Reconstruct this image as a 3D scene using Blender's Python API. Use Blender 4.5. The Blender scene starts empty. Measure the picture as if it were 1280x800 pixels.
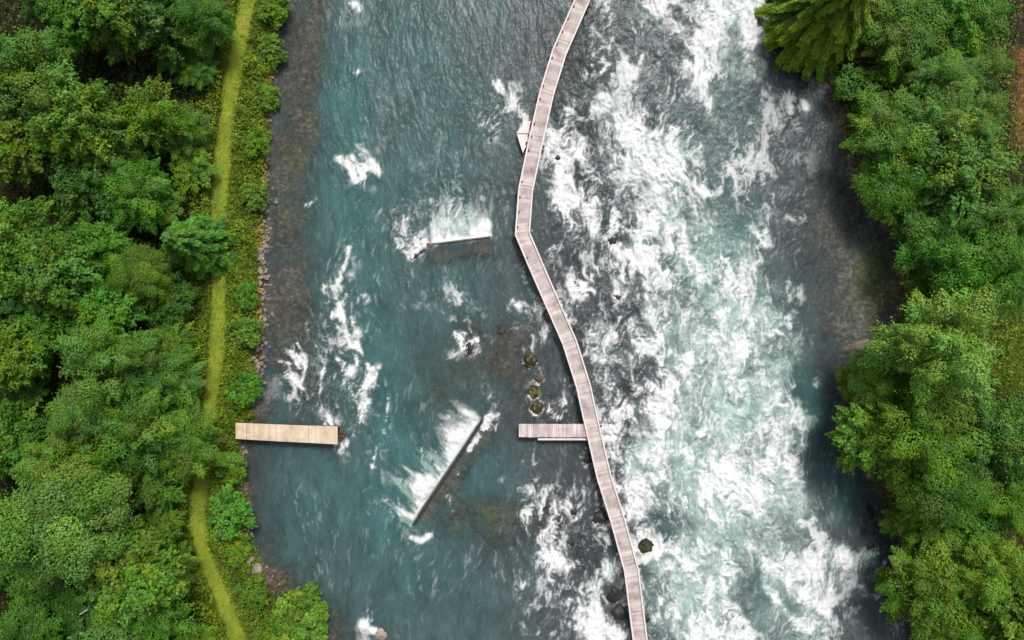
import bpy, bmesh, math, random
import numpy as np
from mathutils import Vector, noise as mnoise

PI = math.pi
PPM = 14.0          # photo pixels per metre at water level
CAMH = 61.0
scene = bpy.context.scene
COL = scene.collection

def P(px, py, z=0.0):
    """A point of the photograph taken to its real place at height z."""
    k = (CAMH - z) / CAMH / PPM
    return Vector(((px - 640) * k, (400 - py) * k, z))

# ------------------------------------------------------------------ properties
def tag(o, label=None, cat=None, group=None, kind=None):
    if label: o['label'] = label
    if cat: o['category'] = cat
    if group: o['group'] = group
    if kind: o['kind'] = kind
    return o

def empty(name, loc=(0, 0, 0), rz=0.0):
    o = bpy.data.objects.new(name, None)
    o.empty_display_size = 0.3
    COL.objects.link(o)
    o.location = loc
    o.rotation_euler = (0, 0, rz)
    return o

def np_mesh(name, verts, faces, mats=(), smooth=False, point_cols=None):
    """verts (n,3), faces (m,k) of equal size k"""
    me = bpy.data.meshes.new(name)
    verts = np.ascontiguousarray(verts, dtype=np.float32)
    faces = np.ascontiguousarray(faces, dtype=np.int32)
    m, k = faces.shape
    me.vertices.add(len(verts)); me.vertices.foreach_set('co', verts.ravel())
    me.loops.add(m * k); me.loops.foreach_set('vertex_index', faces.ravel())
    me.polygons.add(m)
    me.polygons.foreach_set('loop_start', np.arange(0, m * k, k, dtype=np.int32))
    me.polygons.foreach_set('loop_total', np.full(m, k, dtype=np.int32))
    if smooth:
        me.polygons.foreach_set('use_smooth', np.ones(m, dtype=bool))
    for nm, arr in (point_cols or {}).items():
        arr = np.asarray(arr, dtype=np.float32)
        if arr.ndim == 1:
            a = me.attributes.new(nm, 'FLOAT', 'POINT')
            a.data.foreach_set('value', arr)
        else:
            a = me.attributes.new(nm, 'FLOAT_COLOR', 'POINT')
            if arr.shape[1] == 3:
                arr = np.concatenate([arr, np.ones((len(arr), 1), np.float32)], 1)
            a.data.foreach_set('color', np.ascontiguousarray(arr).ravel())
    me.update(calc_edges=True)
    me.validate()
    for mt in mats: me.materials.append(mt)
    return me

def link(name, me, parent=None, loc=(0, 0, 0)):
    o = bpy.data.objects.new(name, me)
    COL.objects.link(o)
    o.location = loc
    if parent: o.parent = parent
    return o

class MB:
    """collects boxes and tubes into one mesh"""
    def __init__(s): s.v = []; s.f = []
    def hexa(s, c):
        b = len(s.v); s.v += [tuple(x) for x in c]
        for q in ((0, 3, 2, 1), (4, 5, 6, 7), (0, 1, 5, 4), (1, 2, 6, 5), (2, 3, 7, 6), (3, 0, 4, 7)):
            s.f.append([b + i for i in q])
    def prism(s, bottom, top): # any same-count rings
        n = len(bottom); b = len(s.v)
        s.v += [tuple(x) for x in bottom] + [tuple(x) for x in top]
        s.f.append([b + i for i in range(n - 1, -1, -1)]); s.f.append([b + n + i for i in range(n)])
        for i in range(n):
            j = (i + 1) % n
            s.f.append([b + i, b + j, b + n + j, b + n + i])
    def beam(s, p0, p1, w, h, up=Vector((0, 0, 1))):
        p0 = Vector(p0); p1 = Vector(p1)
        d = (p1 - p0).normalized()
        r = d.cross(up)
        if r.length < 1e-4: r = Vector((1, 0, 0))
        r.normalize(); u = r.cross(d).normalized()
        a = [(-w / 2, -h / 2), (w / 2, -h / 2), (w / 2, h / 2), (-w / 2, h / 2)]
        s.prism([p0 + r * x + u * y for x, y in a], [p1 + r * x + u * y for x, y in a])
    def tube(s, pts, rads, n=8):
        b = len(s.v); pts = [Vector(p) for p in pts]
        for i, p in enumerate(pts):
            d = (pts[min(i + 1, len(pts) - 1)] - pts[max(i - 1, 0)]).normalized()
            r = d.cross(Vector((0.31, 0.17, 0.93)))
            if r.length < 1e-3: r = d.cross(Vector((1, 0, 0)))
            r.normalize(); u = r.cross(d)
            for k in range(n):
                a = 2 * PI * k / n
                s.v.append(tuple(p + (r * math.cos(a) + u * math.sin(a)) * rads[i]))
        for i in range(len(pts) - 1):
            for k in range(n):
                j = (k + 1) % n
                s.f.append([b + i * n + k, b + i * n + j, b + (i + 1) * n + j, b + (i + 1) * n + k])
        s.f.append([b + k for k in range(n - 1, -1, -1)])
        s.f.append([b + (len(pts) - 1) * n + k for k in range(n)])
    def mesh(s, name, mat):
        me = bpy.data.meshes.new(name); me.from_pydata(s.v, [], s.f)
        bm = bmesh.new(); bm.from_mesh(me); bmesh.ops.recalc_face_normals(bm, faces=bm.faces); bm.to_mesh(me); bm.free()
        me.materials.append(mat); return me
    def build(s, name, mat, parent=None, bevel=0.0, loc=(0, 0, 0)):
        o = link(name, s.mesh(name, mat), parent, loc)
        if bevel:
            m = o.modifiers.new('bevel', 'BEVEL'); m.width = bevel; m.segments = 1
        return o

# ------------------------------------------------------------------ materials
def new_mat(name):
    m = bpy.data.materials.new(name); m.use_nodes = True
    nt = m.node_tree; nt.nodes.clear()
    return m, nt
def N(nt, t, **kw):
    n = nt.nodes.new(t)
    for k, v in kw.items():
        if k.startswith('i_'): n.inputs[k[2:].replace('_', ' ')].default_value = v
        else: setattr(n, k, v)
    return n
def ramp(nt, stops):
    r = nt.nodes.new('ShaderNodeValToRGB'); e = r.color_ramp.elements
    while len(e) < len(stops): e.new(0.5)
    for i, (p, c) in enumerate(stops):
        e[i].position = p; e[i].color = (*c, 1) if len(c) == 3 else c
    return r
def mixc(nt, a, b, f, mode='MIX'):
    m = nt.nodes.new('ShaderNodeMix'); m.data_type = 'RGBA'; m.blend_type = mode
    L = nt.links.new
    for sock, v in ((m.inputs['Factor'], f), (m.inputs[6], a), (m.inputs[7], b)):
        if hasattr(v, 'is_linked') or isinstance(v, bpy.types.NodeSocket): L(v, sock)
        elif isinstance(v, (int, float)): sock.default_value = v
        else: sock.default_value = (*v, 1)
    return m.outputs[2]

def mat_leaf(name, base, transl=0.3, rough=0.45):
    m, nt = new_mat(name); L = nt.links.new
    at = N(nt, 'ShaderNodeAttribute', attribute_name='leaf_tint')
    oi = N(nt, 'ShaderNodeObjectInfo')
    c = mixc(nt, at.outputs['Color'], oi.outputs['Color'], 1.0, 'MULTIPLY')
    c = mixc(nt, c, base, 1.0, 'MULTIPLY')
    p = N(nt, 'ShaderNodeBsdfPrincipled'); p.inputs['Roughness'].default_value = rough
    p.inputs['Specular IOR Level'].default_value = 0.25
    t = N(nt, 'ShaderNodeBsdfTranslucent')
    mx = N(nt, 'ShaderNodeMixShader'); mx.inputs[0].default_value = transl
    o = N(nt, 'ShaderNodeOutputMaterial')
    L(c, p.inputs['Base Color']); L(c, t.inputs['Color'])
    L(p.outputs[0], mx.inputs[1]); L(t.outputs[0], mx.inputs[2]); L(mx.outputs[0], o.inputs[0])
    return m

def mat_noise(name, stops, scale=3.0, rough=0.8, bump=0.3, dist=0.05, island=0.0, stretch=(1, 1, 1), detail=6, spec=0.3):
    m, nt = new_mat(name); L = nt.links.new
    tc = N(nt, 'ShaderNodeTexCoord'); mp = N(nt, 'ShaderNodeMapping'); mp.inputs['Scale'].default_value = stretch
    L(tc.outputs['Object'], mp.inputs[0])
    n = N(nt, 'ShaderNodeTexNoise'); n.inputs['Scale'].default_value = scale; n.inputs['Detail'].default_value = detail
    n.inputs['Roughness'].default_value = 0.65
    L(mp.outputs[0], n.inputs['Vector'])
    r = ramp(nt, stops); L(n.outputs['Fac'], r.inputs[0])
    c = r.outputs[0]
    if island:
        g = N(nt, 'ShaderNodeNewGeometry')
        mr = N(nt, 'ShaderNodeMapRange'); mr.inputs[3].default_value = 1 - island; mr.inputs[4].default_value = 1 + island
        L(g.outputs['Random Per Island'], mr.inputs[0])
        hv = N(nt, 'ShaderNodeHueSaturation'); L(mr.outputs[0], hv.inputs['Value']); L(c, hv.inputs['Color']); c = hv.outputs[0]
    p = N(nt, 'ShaderNodeBsdfPrincipled'); p.inputs['Roughness'].default_value = rough
    p.inputs['Specular IOR Level'].default_value = spec
    L(c, p.inputs['Base Color'])
    b = N(nt, 'ShaderNodeBump'); b.inputs['Strength'].default_value = bump; b.inputs['Distance'].default_value = dist
    L(n.outputs['Fac'], b.inputs['Height']); L(b.outputs[0], p.inputs['Normal'])
    o = N(nt, 'ShaderNodeOutputMaterial'); L(p.outputs[0], o.inputs[0])
    return m

M_deck = mat_noise('weathered_deck', [(0.3, (0.28, 0.22, 0.205)), (0.48, (0.48, 0.41, 0.39)), (0.72, (0.62, 0.55, 0.53))], .9, 0.75, 0.2, 0.01, 0.2)
M_kerb = mat_noise('pale_kerb_wood', [(0.3, (0.62, 0.55, 0.52)), (0.7, (0.76, 0.70, 0.68))], 2.5, 0.7, 0.15, 0.01, 0.06)
M_jetty = mat_noise('fresh_deck', [(0.3, (0.48, 0.36, 0.25)), (0.5, (0.63, 0.51, 0.37)), (0.75, (0.70, 0.585, 0.45))], 1.2, 0.7, 0.15, 0.01, 0.09)
M_under = mat_noise('dark_support_wood', [(0.3, (0.055, 0.035, 0.025)), (0.7, (0.13, 0.085, 0.06))], 4, 0.85, 0.4, 0.02, 0.15)
M_rusty = mat_noise('wet_brown_wood', [(0.3, (0.05, 0.022, 0.012)), (0.7, (0.16, 0.075, 0.035))], 5, 0.6, 0.5, 0.02, 0.2)
M_wetbeam = mat_noise('wet_dark_beam', [(0.35, (0.02, 0.017, 0.016)), (0.7, (0.05, 0.041, 0.037))], 5, 0.7, 0.4, 0.02, 0.1)
M_apron = mat_noise('wet_apron_boards', [(0.3, (0.085, 0.068, 0.056)), (0.7, (0.18, 0.15, 0.125))], 2.5, 0.5, 0.4, 0.02, 0.25)
M_bark = mat_noise('bark', [(0.3, (0.05, 0.04, 0.03)), (0.7, (0.16, 0.13, 0.10))], 6, 0.9, 0.6, 0.03)
M_rock = mat_noise('wet_dark_rock', [(0.3, (0.012, 0.011, 0.012)), (0.7, (0.045, 0.041, 0.040))], 2.5, 0.5, 0.6, 0.05)
M_stone = mat_noise('bank_stone', [(0.3, (0.10, 0.085, 0.07)), (0.5, (0.24, 0.205, 0.17)), (0.75, (0.42, 0.37, 0.32))], 1.4, 0.8, 0.5, 0.04)
M_pink = mat_noise('pink_grey_rock', [(0.3, (0.22, 0.15, 0.12)), (0.7, (0.42, 0.33, 0.29))], 2.0, 0.7, 0.5, 0.04)
M_moss = mat_noise('moss_on_rock', [(0.32, (0.03, 0.022, 0.012)), (0.46, (0.08, 0.085, 0.008)), (0.6, (0.15, 0.17, 0.012)), (0.8, (0.26, 0.25, 0.02))], 2.6, 0.9, 0.8, 0.06)
M_dark_moss = mat_noise('dark_moss_on_rock', [(0.35, (0.012, 0.015, 0.008)), (0.7, (0.06, 0.075, 0.02))], 2.6, 0.8, 0.8, 0.06)
M_brown = mat_noise('brown_rock', [(0.3, (0.05, 0.03, 0.02)), (0.7, (0.15, 0.09, 0.06))], 2.0, 0.7, 0.5, 0.04)
M_drift = mat_noise('bleached_driftwood', [(0.3, (0.38, 0.34, 0.28)), (0.7, (0.62, 0.58, 0.52))], 3, 0.8, 0.4, 0.02)

M_leaf = mat_leaf('broad_leaves', (0.094, 0.218, 0.021))
M_needle = mat_leaf('needles', (0.052, 0.12, 0.012), 0.12)
M_ground_leaf = mat_leaf('undergrowth_leaves', (0.155, 0.25, 0.018))
M_grass = mat_leaf('grass_blades', (0.21, 0.265, 0.02), 0.25)

def mat_moss(name, rock, m1, m2, lo, hi):
    m, nt = new_mat(name); L = nt.links.new
    tc = N(nt, 'ShaderNodeTexCoord'); n = N(nt, 'ShaderNodeTexNoise'); n.inputs['Scale'].default_value = .9; n.inputs['Detail'].default_value = 7; L(tc.outputs['Object'], n.inputs['Vector'])
    g = N(nt, 'ShaderNodeNewGeometry'); sx = N(nt, 'ShaderNodeSeparateXYZ'); L(g.outputs['Normal'], sx.inputs[0])
    ad = N(nt, 'ShaderNodeMath', operation='MULTIPLY_ADD'); L(n.outputs['Fac'], ad.inputs[0]); ad.inputs[1].default_value = 2.8; ad.inputs[2].default_value = -1.4
    a2 = N(nt, 'ShaderNodeMath', operation='ADD'); L(ad.outputs[0], a2.inputs[0]); L(sx.outputs[2], a2.inputs[1])
    mr = N(nt, 'ShaderNodeMapRange', interpolation_type='SMOOTHSTEP'); mr.inputs[1].default_value = lo; mr.inputs[2].default_value = hi; L(a2.outputs[0], mr.inputs[0])
    n2 = N(nt, 'ShaderNodeTexNoise'); n2.inputs['Scale'].default_value = 6; L(tc.outputs['Object'], n2.inputs['Vector'])
    r = ramp(nt, [(.35, m1), (.65, m2)]); L(n2.outputs['Fac'], r.inputs[0])
    c = mixc(nt, rock, r.outputs[0], mr.outputs[0])
    p = N(nt, 'ShaderNodeBsdfPrincipled'); p.inputs['Roughness'].default_value = .85; L(c, p.inputs['Base Color'])
    b = N(nt, 'ShaderNodeBump'); b.inputs['Strength'].default_value = .5; b.inputs['Distance'].default_value = .03; L(n2.outputs['Fac'], b.inputs['Height']); L(b.outputs[0], p.inputs['Normal'])
    o = N(nt, 'ShaderNodeOutputMaterial'); L(p.outputs[0], o.inputs[0]); return m
M_moss = mat_moss('moss_on_rock', (.03, .022, .014), (.08, .10, .008), (.21, .21, .014), .70, 1.15)
M_dark_moss = mat_moss('dark_moss_on_rock', (.02, .018, .014), (.03, .042, .012), (.07, .085, .02), .6, 1.1)

# ------------------------------------------------------------------ noise fields
def tile(seed, beta=1.6, n=512, lo=3):
    r = np.random.default_rng(seed)
    f = np.fft.fft2(r.standard_normal((n, n)))
    k = np.hypot(np.fft.fftfreq(n)[:, None], np.fft.fftfreq(n)[None, :]) * n
    k[0, 0] = 1
    amp = k ** (-beta); amp[k < lo] = 0; amp[0, 0] = 0
    a = np.real(np.fft.ifft2(f * amp))
    return a / a.std()
def samp(t, u, v):
    """bilinear lookup, u and v in tile cells, wrapping"""
    n = t.shape[0]
    u0 = np.floor(u); v0 = np.floor(v); fu = u - u0; fv = v - v0
    i = u0.astype(np.int64) % n; j = v0.astype(np.int64) % n
    i1 = (i + 1) % n; j1 = (j + 1) % n
    return (t[j, i] * (1 - fu) + t[j, i1] * fu) * (1 - fv) + (t[j1, i] * (1 - fu) + t[j1, i1] * fu) * fv
def uniform(a):
    s = np.sort(a.ravel()[::37]); return np.interp(a, s, np.linspace(0, 1, len(s)))
def sstep(a, b, x):
    t = np.clip((x - a) / (b - a), 0, 1); return t * t * (3 - 2 * t)

T_a, T_b, T_c, T_d, T_e = (tile(s, b, 512, l) for s, b, l in ((1, 1.7, 4), (2, 1.5, 6), (3, 1.2, 8), (4, 2.2, 3), (5, 1.0, 16)))

def axis(lo, hi, step, far, grow=1.25):
    a = list(np.arange(lo, hi + step * .5, step)); d = step
    while a[-1] < far: d = min(d * grow, far / 3); a.append(a[-1] + d)
    d = step
    while a[0] > -far: d = min(d * grow, far / 3); a.insert(0, a[0] - d)
    return np.array(a)

BANK_L = [(-9000, 380), (-300, 372), (-40, 362), (0, 352), (60, 346), (130, 338), (200, 335), (260, 333), (330, 330), (400, 331), (460, 326), (500, 318), (560, 306), (620, 307), (690, 320), (735, 348), (790, 398), (830, 425), (1100, 520), (9000, 600)]
BANK_R = [(-9000, 900), (-300, 930), (0, 968), (60, 985), (100, 1030), (130, 1046), (180, 1056), (230, 1066), (265, 1092), (300, 1118), (340, 1126), (390, 1122), (420, 1100), (445, 1068), (470, 1050), (530, 1052), (580, 1075), (620, 1096), (660, 1112), (720, 1128), (780, 1150), (830, 1165), (1100, 1240), (9000, 1300)]
def bank(py, T): a = np.array(T, float); return np.interp(py, a[:, 0], a[:, 1])

class Field:
    def __init__(s, gx, gy):
        s.gx, s.gy = gx, gy; s.X, s.Y = np.meshgrid(gx, gy)
    def stroke(s, F, pts, w, amp, sharp=2.0):
        pts = np.array(pts, float); m = 2.6 * w
        i0, i1 = np.searchsorted(s.gx, [pts[:, 0].min() - m, pts[:, 0].max() + m])
        j0, j1 = np.searchsorted(s.gy, [pts[:, 1].min() - m, pts[:, 1].max() + m])
        if i1 <= i0 or j1 <= j0: return
        x = s.X[j0:j1, i0:i1]; y = s.Y[j0:j1, i0:i1]
        D = np.full(x.shape, 1e9)
        if len(pts) == 1: D = np.hypot(x - pts[0, 0], y - pts[0, 1])
        for a, b in zip(pts[:-1], pts[1:]):
            d = b - a; q = d @ d + 1e-9
            t = np.clip(((x - a[0]) * d[0] + (y - a[1]) * d[1]) / q, 0, 1)
            D = np.minimum(D, np.hypot(x - a[0] - t * d[0], y - a[1] - t * d[1]))
        F[j0:j1, i0:i1] += amp * np.exp(-(D / w) ** sharp)

def depth_map(fl):
    """water depth in metres over the river, from the shallows the photograph shows"""
    X, Y = fl.X, fl.Y
    wob = samp(T_b, X / 2.2, Y / 2.2) * 5
    sl = (X - bank(Y, BANK_L) + wob) / PPM; sr = (bank(Y, BANK_R) - X + wob) / PPM
    D = np.full(X.shape, 1.9)
    S = np.zeros(X.shape)                                  # shallowness
    fl.stroke(S, [(385, -400), (380, 0), (368, 120), (362, 220), (355, 330), (345, 420)], 34, 1.05, 2.6)
    fl.stroke(S, [(395, 60), (380, 200)], 22, 0.35)
    fl.stroke(S, [(370, 400), (380, 470), (385, 520)], 45, 0.55)
    fl.stroke(S, [(640, 430), (660, 500), (690, 515)], 38, 0.72)
    fl.stroke(S, [(600, 420), (640, 470)], 40, 0.35)
    fl.stroke(S, [(560, 460), (545, 500)], 50, 0.5)
    fl.stroke(S, [(545, 318), (612, 312)], 14, 0.9)
    fl.stroke(S, [(530, 640), (575, 585), (612, 535)], 16, 0.85)
    fl.stroke(S, [(575, 645), (645, 658)], 36, 0.85)
    fl.stroke(S, [(1085, 290), (1092, 360), (1088, 410)], 32, 1.0)
    fl.stroke(S, [(1030, 250), (1035, 340), (1060, 400)], 46, 0.8)
    fl.stroke(S, [(1075, 432), (1050, 450)], 15, 0.9)
    fl.stroke(S, [(1030, 150), (1040, 200)], 22, 0.45)
    fl.stroke(S, [(700, 640), (745, 690)], 30, 0.4)
    fl.stroke(S, [(720, 60), (740, 120), (730, 180)], 34, 0.4)
    fl.stroke(S, [(1085, 630), (1110, 690)], 22, 0.6)
    fl.stroke(S, [(345, 720), (380, 740), (430, 790)], 26, 0.75)
    S *= 1 + 0.22 * samp(T_b, X / 1.2, Y / 1.2)
    D = 1.9 * np.exp(-2.3 * np.clip(S, 0, 1.2))
    edge = np.minimum(sl, sr)
    D = np.minimum(D, np.where(edge > 0, 0.05 + 0.34 * edge, 0))
    return D, edge

# ------------------------------------------------------------------ terrain
gx = axis(270, 1190, 3.0, 26000); gy = axis(-60, 860, 3.0, 26000)
tf = Field(gx, gy)
D, edge = depth_map(tf)
X, Y = tf.X, tf.Y
rise = 0.75 * (1 - np.exp(np.clip(edge, -60, 0) / 0.7)) + 0.5 * (1 - np.exp(np.clip(edge, -60, 0) / 9))
near = np.exp(-(np.maximum(np.abs(X - 640) - 900, 0) + np.maximum(np.abs(Y - 400) - 700, 0)) / 400)
Z = np.where(edge > 0, -D + 0.05 * samp(T_c, X * .9, Y * .9) * np.clip(D * 2, 0, 1), rise + (0.06 * samp(T_c, X * .8, Y * .8) + 0.12 * samp(T_a, X / 4, Y / 4)) * near * np.clip(-edge, 0, 1))
Z = np.where((np.abs(X - 640) > 3000) & (edge < 0), 1.2, Z)
Zg = Z
def ground_z(px, py):
    i = min(max(np.searchsorted(gx, px) - 1, 0), len(gx) - 2); j = min(max(np.searchsorted(gy, py) - 1, 0), len(gy) - 2)
    a = (px - gx[i]) / (gx[i + 1] - gx[i]); b = (py - gy[j]) / (gy[j + 1] - gy[j])
    return float((Zg[j, i] * (1 - a) + Zg[j, i + 1] * a) * (1 - b) + (Zg[j + 1, i] * (1 - a) + Zg[j + 1, i + 1] * a) * b)
n1 = samp(T_a, X / 1.5, Y / 1.5); n2 = samp(T_c, X * 1.1, Y * 1.1); n3 = samp(T_b, X / 5, Y / 5)
def lerp(a, b, t): return a * (1 - t[..., None]) + np.array(b) * t[..., None]
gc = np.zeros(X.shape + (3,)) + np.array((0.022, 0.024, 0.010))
gc = lerp(gc, (0.026, 0.021, 0.012), sstep(-0.2, 1.2, n3))  # soil colour darkened to deepen the shade in gaps between crowns
A = np.zeros(X.shape); tf.stroke(A, [(1285, -100), (1278, 60), (1276, 130), (1285, 230)], 16, 1.3, 4); tf.stroke(A, [(1100, 100), (1128, 118), (1118, 60)], 20, .8); tf.stroke(A, [(1270, 620), (1290, 700)], 16, .7)
gc = lerp(gc, (0.15, 0.075, 0.028), np.clip(A, 0, 1) * sstep(-1.2, .5, n1))
A = np.zeros(X.shape); tf.stroke(A, [(1262, 440), (1300, 450), (1330, 455)], 42, 1.4, 4); tf.stroke(A, [(1290, 150), (1300, 320)], 16, .8)
gc = lerp(gc, (0.15, 0.19, 0.016), np.clip(A, 0, 1) * sstep(-2., .2, n1))
tf_grass = A
gravel = sstep(0.0, .4, edge + 1.0 + 0.3 * n1) * (edge <= 0)
gc = lerp(gc, (0.11, 0.085, 0.062), gravel * 0.8)
bed = np.array((0.090, 0.077, 0.061)) * (1 + 0.12 * np.clip(n2, -1.8, 2.2))[..., None] * (1 + 0.10 * np.clip(n1, -2, 2))[..., None]
slate = np.zeros(X.shape); tf.stroke(slate, [(1020, 170), (1050, 300), (1060, 640), (1110, 760)], 60, 1.0); tf.stroke(slate, [(735, 100), (740, 700)], 60, 1.)
bed = bed * (1 - np.clip(slate, 0, 1)[..., None] * np.array((.25, .15, -.12)))
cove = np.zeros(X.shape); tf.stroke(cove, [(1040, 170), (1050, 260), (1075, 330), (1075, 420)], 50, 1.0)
bed = bed * (1 + np.clip(cove, 0, 1)[..., None] * np.array((1.0, 1.15, .62)))  # bed colour lightened in the cove to make up for tree shade
alg = np.zeros(X.shape)
tf.stroke(alg, [(585, 650), (640, 658)], 30, 1.0); tf.stroke(alg, [(665, 490), (690, 500)], 26, .5); tf.stroke(alg, [(560, 480), (530, 500)], 50, .5)
tf.stroke(alg, [(1088, 310), (1098, 360)], 22, .9); tf.stroke(alg, [(350, 712)], 18, 1.0); tf.stroke(alg, [(360, 60), (365, 250)], 30, .25)
bed = lerp(bed, (0.10, 0.14, 0.022), np.clip(alg * sstep(-.6, 1.0, n1), 0, 1))
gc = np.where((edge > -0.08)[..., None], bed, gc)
far = np.clip((np.abs(X - 640) - 900) / 1500, 0, 1); gc = lerp(gc, (0.03, 0.055, 0.014), far)
gm, nt = new_mat('ground'); L = nt.links.new
at = N(nt, 'ShaderNodeAttribute', attribute_name='ground_color')
tc = N(nt, 'ShaderNodeTexCoord')
vo = N(nt, 'ShaderNodeTexVoronoi'); vo.inputs['Scale'].default_value = 5.0; L(tc.outputs['Object'], vo.inputs['Vector'])
no = N(nt, 'ShaderNodeTexNoise'); no.inputs['Scale'].default_value = 2.2; no.inputs['Detail'].default_value = 8; L(tc.outputs['Object'], no.inputs['Vector'])
sp = N(nt, 'ShaderNodeSeparateColor'); L(vo.outputs['Color'], sp.inputs[0])
r1 = ramp(nt, [(0.0, (.45, .45, .45)), (.7, (1.05, 1.0, .96)), (1.0, (1.9, 1.8, 1.7))]); L(sp.outputs[0], r1.inputs[0])
r2 = ramp(nt, [(0.3, (.6, .6, .6)), (.7, (1.4, 1.4, 1.4))]); L(no.outputs['Fac'], r2.inputs[0])
c = mixc(nt, at.outputs['Color'], r1.outputs[0], 0.7, 'MULTIPLY'); c = mixc(nt, c, r2.outputs[0], 1.0, 'MULTIPLY')
p = N(nt, 'ShaderNodeBsdfPrincipled'); p.inputs['Roughness'].default_value = .85; p.inputs['Specular IOR Level'].default_value = .2; L(c, p.inputs['Base Color'])
b = N(nt, 'ShaderNodeBump'); b.inputs['Strength'].default_value = .6; b.inputs['Distance'].default_value = .08; b.invert = True
L(vo.outputs['Distance'], b.inputs['Height']); L(b.outputs[0], p.inputs['Normal'])
o = N(nt, 'ShaderNodeOutputMaterial'); L(p.outputs[0], o.inputs[0])

def grid_faces(nx, ny):
    i = np.arange((nx - 1) * (ny - 1)); r = i // (nx - 1); q = i % (nx - 1); a = r * nx + q
    return np.stack([a + nx, a + nx + 1, a + 1, a], 1)
V = np.stack([(X - 640) / PPM, (400 - Y) / PPM, Z], -1).reshape(-1, 3)
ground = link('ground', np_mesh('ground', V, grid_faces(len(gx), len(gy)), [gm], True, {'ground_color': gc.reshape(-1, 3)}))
tag(ground, 'river bed and forest floor between the two wooded banks', kind='structure')

# ------------------------------------------------------------------ water
COVER = {  # foam cover in tenths on a 40 pixel grid, first column centred on x = 340
 20: '000100000223666640000', 60: '000000000022363520000', 100: '001000000132333210000', 140: '000100031353442221000',
 180: '000100010536842221000', 220: '000101101357822221000', 260: '000123500544722221000', 300: '000032100422344320000',
 340: '001000002223464320000', 380: '013001203144455420000', 420: '033200313056545530000', 460: '144300000043446641000',
 500: '133300121235656750000', 540: '001101301025767871000', 580: '000104002216658971000', 620: '000031003418557972000',
 660: '000001004225445753100', 700: '000000012642456575510', 740: '000100001221374245320', 780: '000200000285466344110'}
SOLID = [  # (points, half width, amount): whitewater where the photograph shows it
 ([(768,224),(795,220),(818,205),(820,175),(800,165)],15,.72), ([(835,190),(826,225),(812,250)],12,.6), ([(798,262),(812,284),(826,255)],14,.65), ([(785,165),(800,180)],12,.35),
 ([(820,15),(850,45),(880,50)],13,.5), ([(905,22),(925,12)],12,.35), ([(945,40),(955,62)],9,.45), ([(835,5),(870,10)],12,.3),
 ([(742,138),(756,138),(760,124),(750,116)],6,.6), ([(700,245),(735,258)],15,.52), ([(735,272),(742,286)],8,.5), ([(690,182),(720,192)],12,.35),
 ([(855,310),(872,338),(882,346)],11,.62), ([(806,372),(815,402)],7,.5), ([(798,435),(818,432),(832,412)],8,.5), ([(748,400),(762,418)],9,.4),
 ([(745,446),(775,452)],6,.5), ([(890,420),(905,450),(920,472)],6,.4), ([(800,468),(796,492)],7,.45), ([(815,500),(822,520),(822,545)],13,.35),
 ([(800,572),(820,570)],17,.4), ([(790,600),(800,640),(784,642)],15,.62), ([(858,568),(880,592),(905,580)],11,.35), ([(918,596),(938,622)],20,.4),
 ([(985,588),(1001,602)],8,.5), ([(938,680),(965,706),(992,732)],11,.55), ([(990,742),(1030,762),(1056,738)],7,.5), ([(1052,690),(1068,724)],8,.6),
 ([(1066,730),(1092,745)],5,.4), ([(960,738),(985,768),(1005,792)],5,.5), ([(870,715),(880,760),(868,800)],22,.25), ([(660,650),(688,680),(696,702)],13,.5),
 ([(700,706),(728,706)],9,.4), ([(738,790),(772,797)],20,.75), ([(662,610),(692,626)],8,.4), ([(760,702),(758,720),(745,735)],5,.35),
 ([(790,704),(805,700),(822,692),(823,678)],4.5,.8), ([(800,668),(806,676)],7,.4), ([(622,104),(638,128),(654,146)],6,.75), ([(438,202),(449,223)],5.5,.9), ([(424,199),(440,212)],5,.7),
 ([(458,207),(466,204),(473,217)],4.5,.6), ([(446,165),(450,192)],9,.14), ([(495,282),(503,308),(514,319),(531,305)],5,1.0), ([(500,268),(512,302)],10,.55),
 ([(571,418),(580,433),(596,424)],3.6,.95), ([(568,398),(584,420)],10,.3), ([(449,498),(445,530),(434,549),(424,556)],6.5,1.3), ([(471,460),(459,480),(449,505)],5,.95),
 ([(402,512),(412,531),(420,527)],6,1.0), ([(613,520),(606,533)],4,.9), ([(598,545),(588,562)],3.5,.8), ([(572,590),(576,596)],4,.6), ([(562,622),(568,636)],5,.8), ([(362,440),(378,452)],5,.6), ([(368,470),(380,486)],4,.5), ([(424,452),(434,466),(440,460)],5,.6), ([(408,362),(422,384)],6,.45),
 ([(384,257),(394,251)],3,.35), ([(606,468),(612,500),(620,520)],6,.6), ([(986,272),(998,279),(1006,270)],4,.6), ([(958,292),(962,306)],6,.7), ([(938,283),(945,292)],5,.6),
 ([(878,238),(888,246),(900,238)],4,.45), ([(984,122),(990,138)],7,.7), ([(1004,130),(1008,134)],4,.6), ([(880,98),(884,128)],6,.6), ([(885,130),(892,150)],4,.4),
 ([(640,380),(672,384)],8,.35), ([(650,410),(678,420)],9,.3), ([(690,506),(706,502),(700,520)],7,.5), ([(514,672),(526,676),(538,668)],3,.45), ([(454,780),(468,788)],5,.6),
 ([(440,4),(448,10)],4,.35), ([(432,110),(448,90)],7,.25), ([(443,92),(455,90)],3.5,.25), ([(495,650),(512,640)],10,.4), ([(545,590),(530,620)],12,.3), ([(1108,705),(1090,720)],5,.3),
 ([(430,300),(432,312)],4,.45), ([(1020,480),(1024,470)],4,.6), ([(1035,470),(1040,474)],3,.5), ([(500,655),(478,690)],3,.2)]
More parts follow.
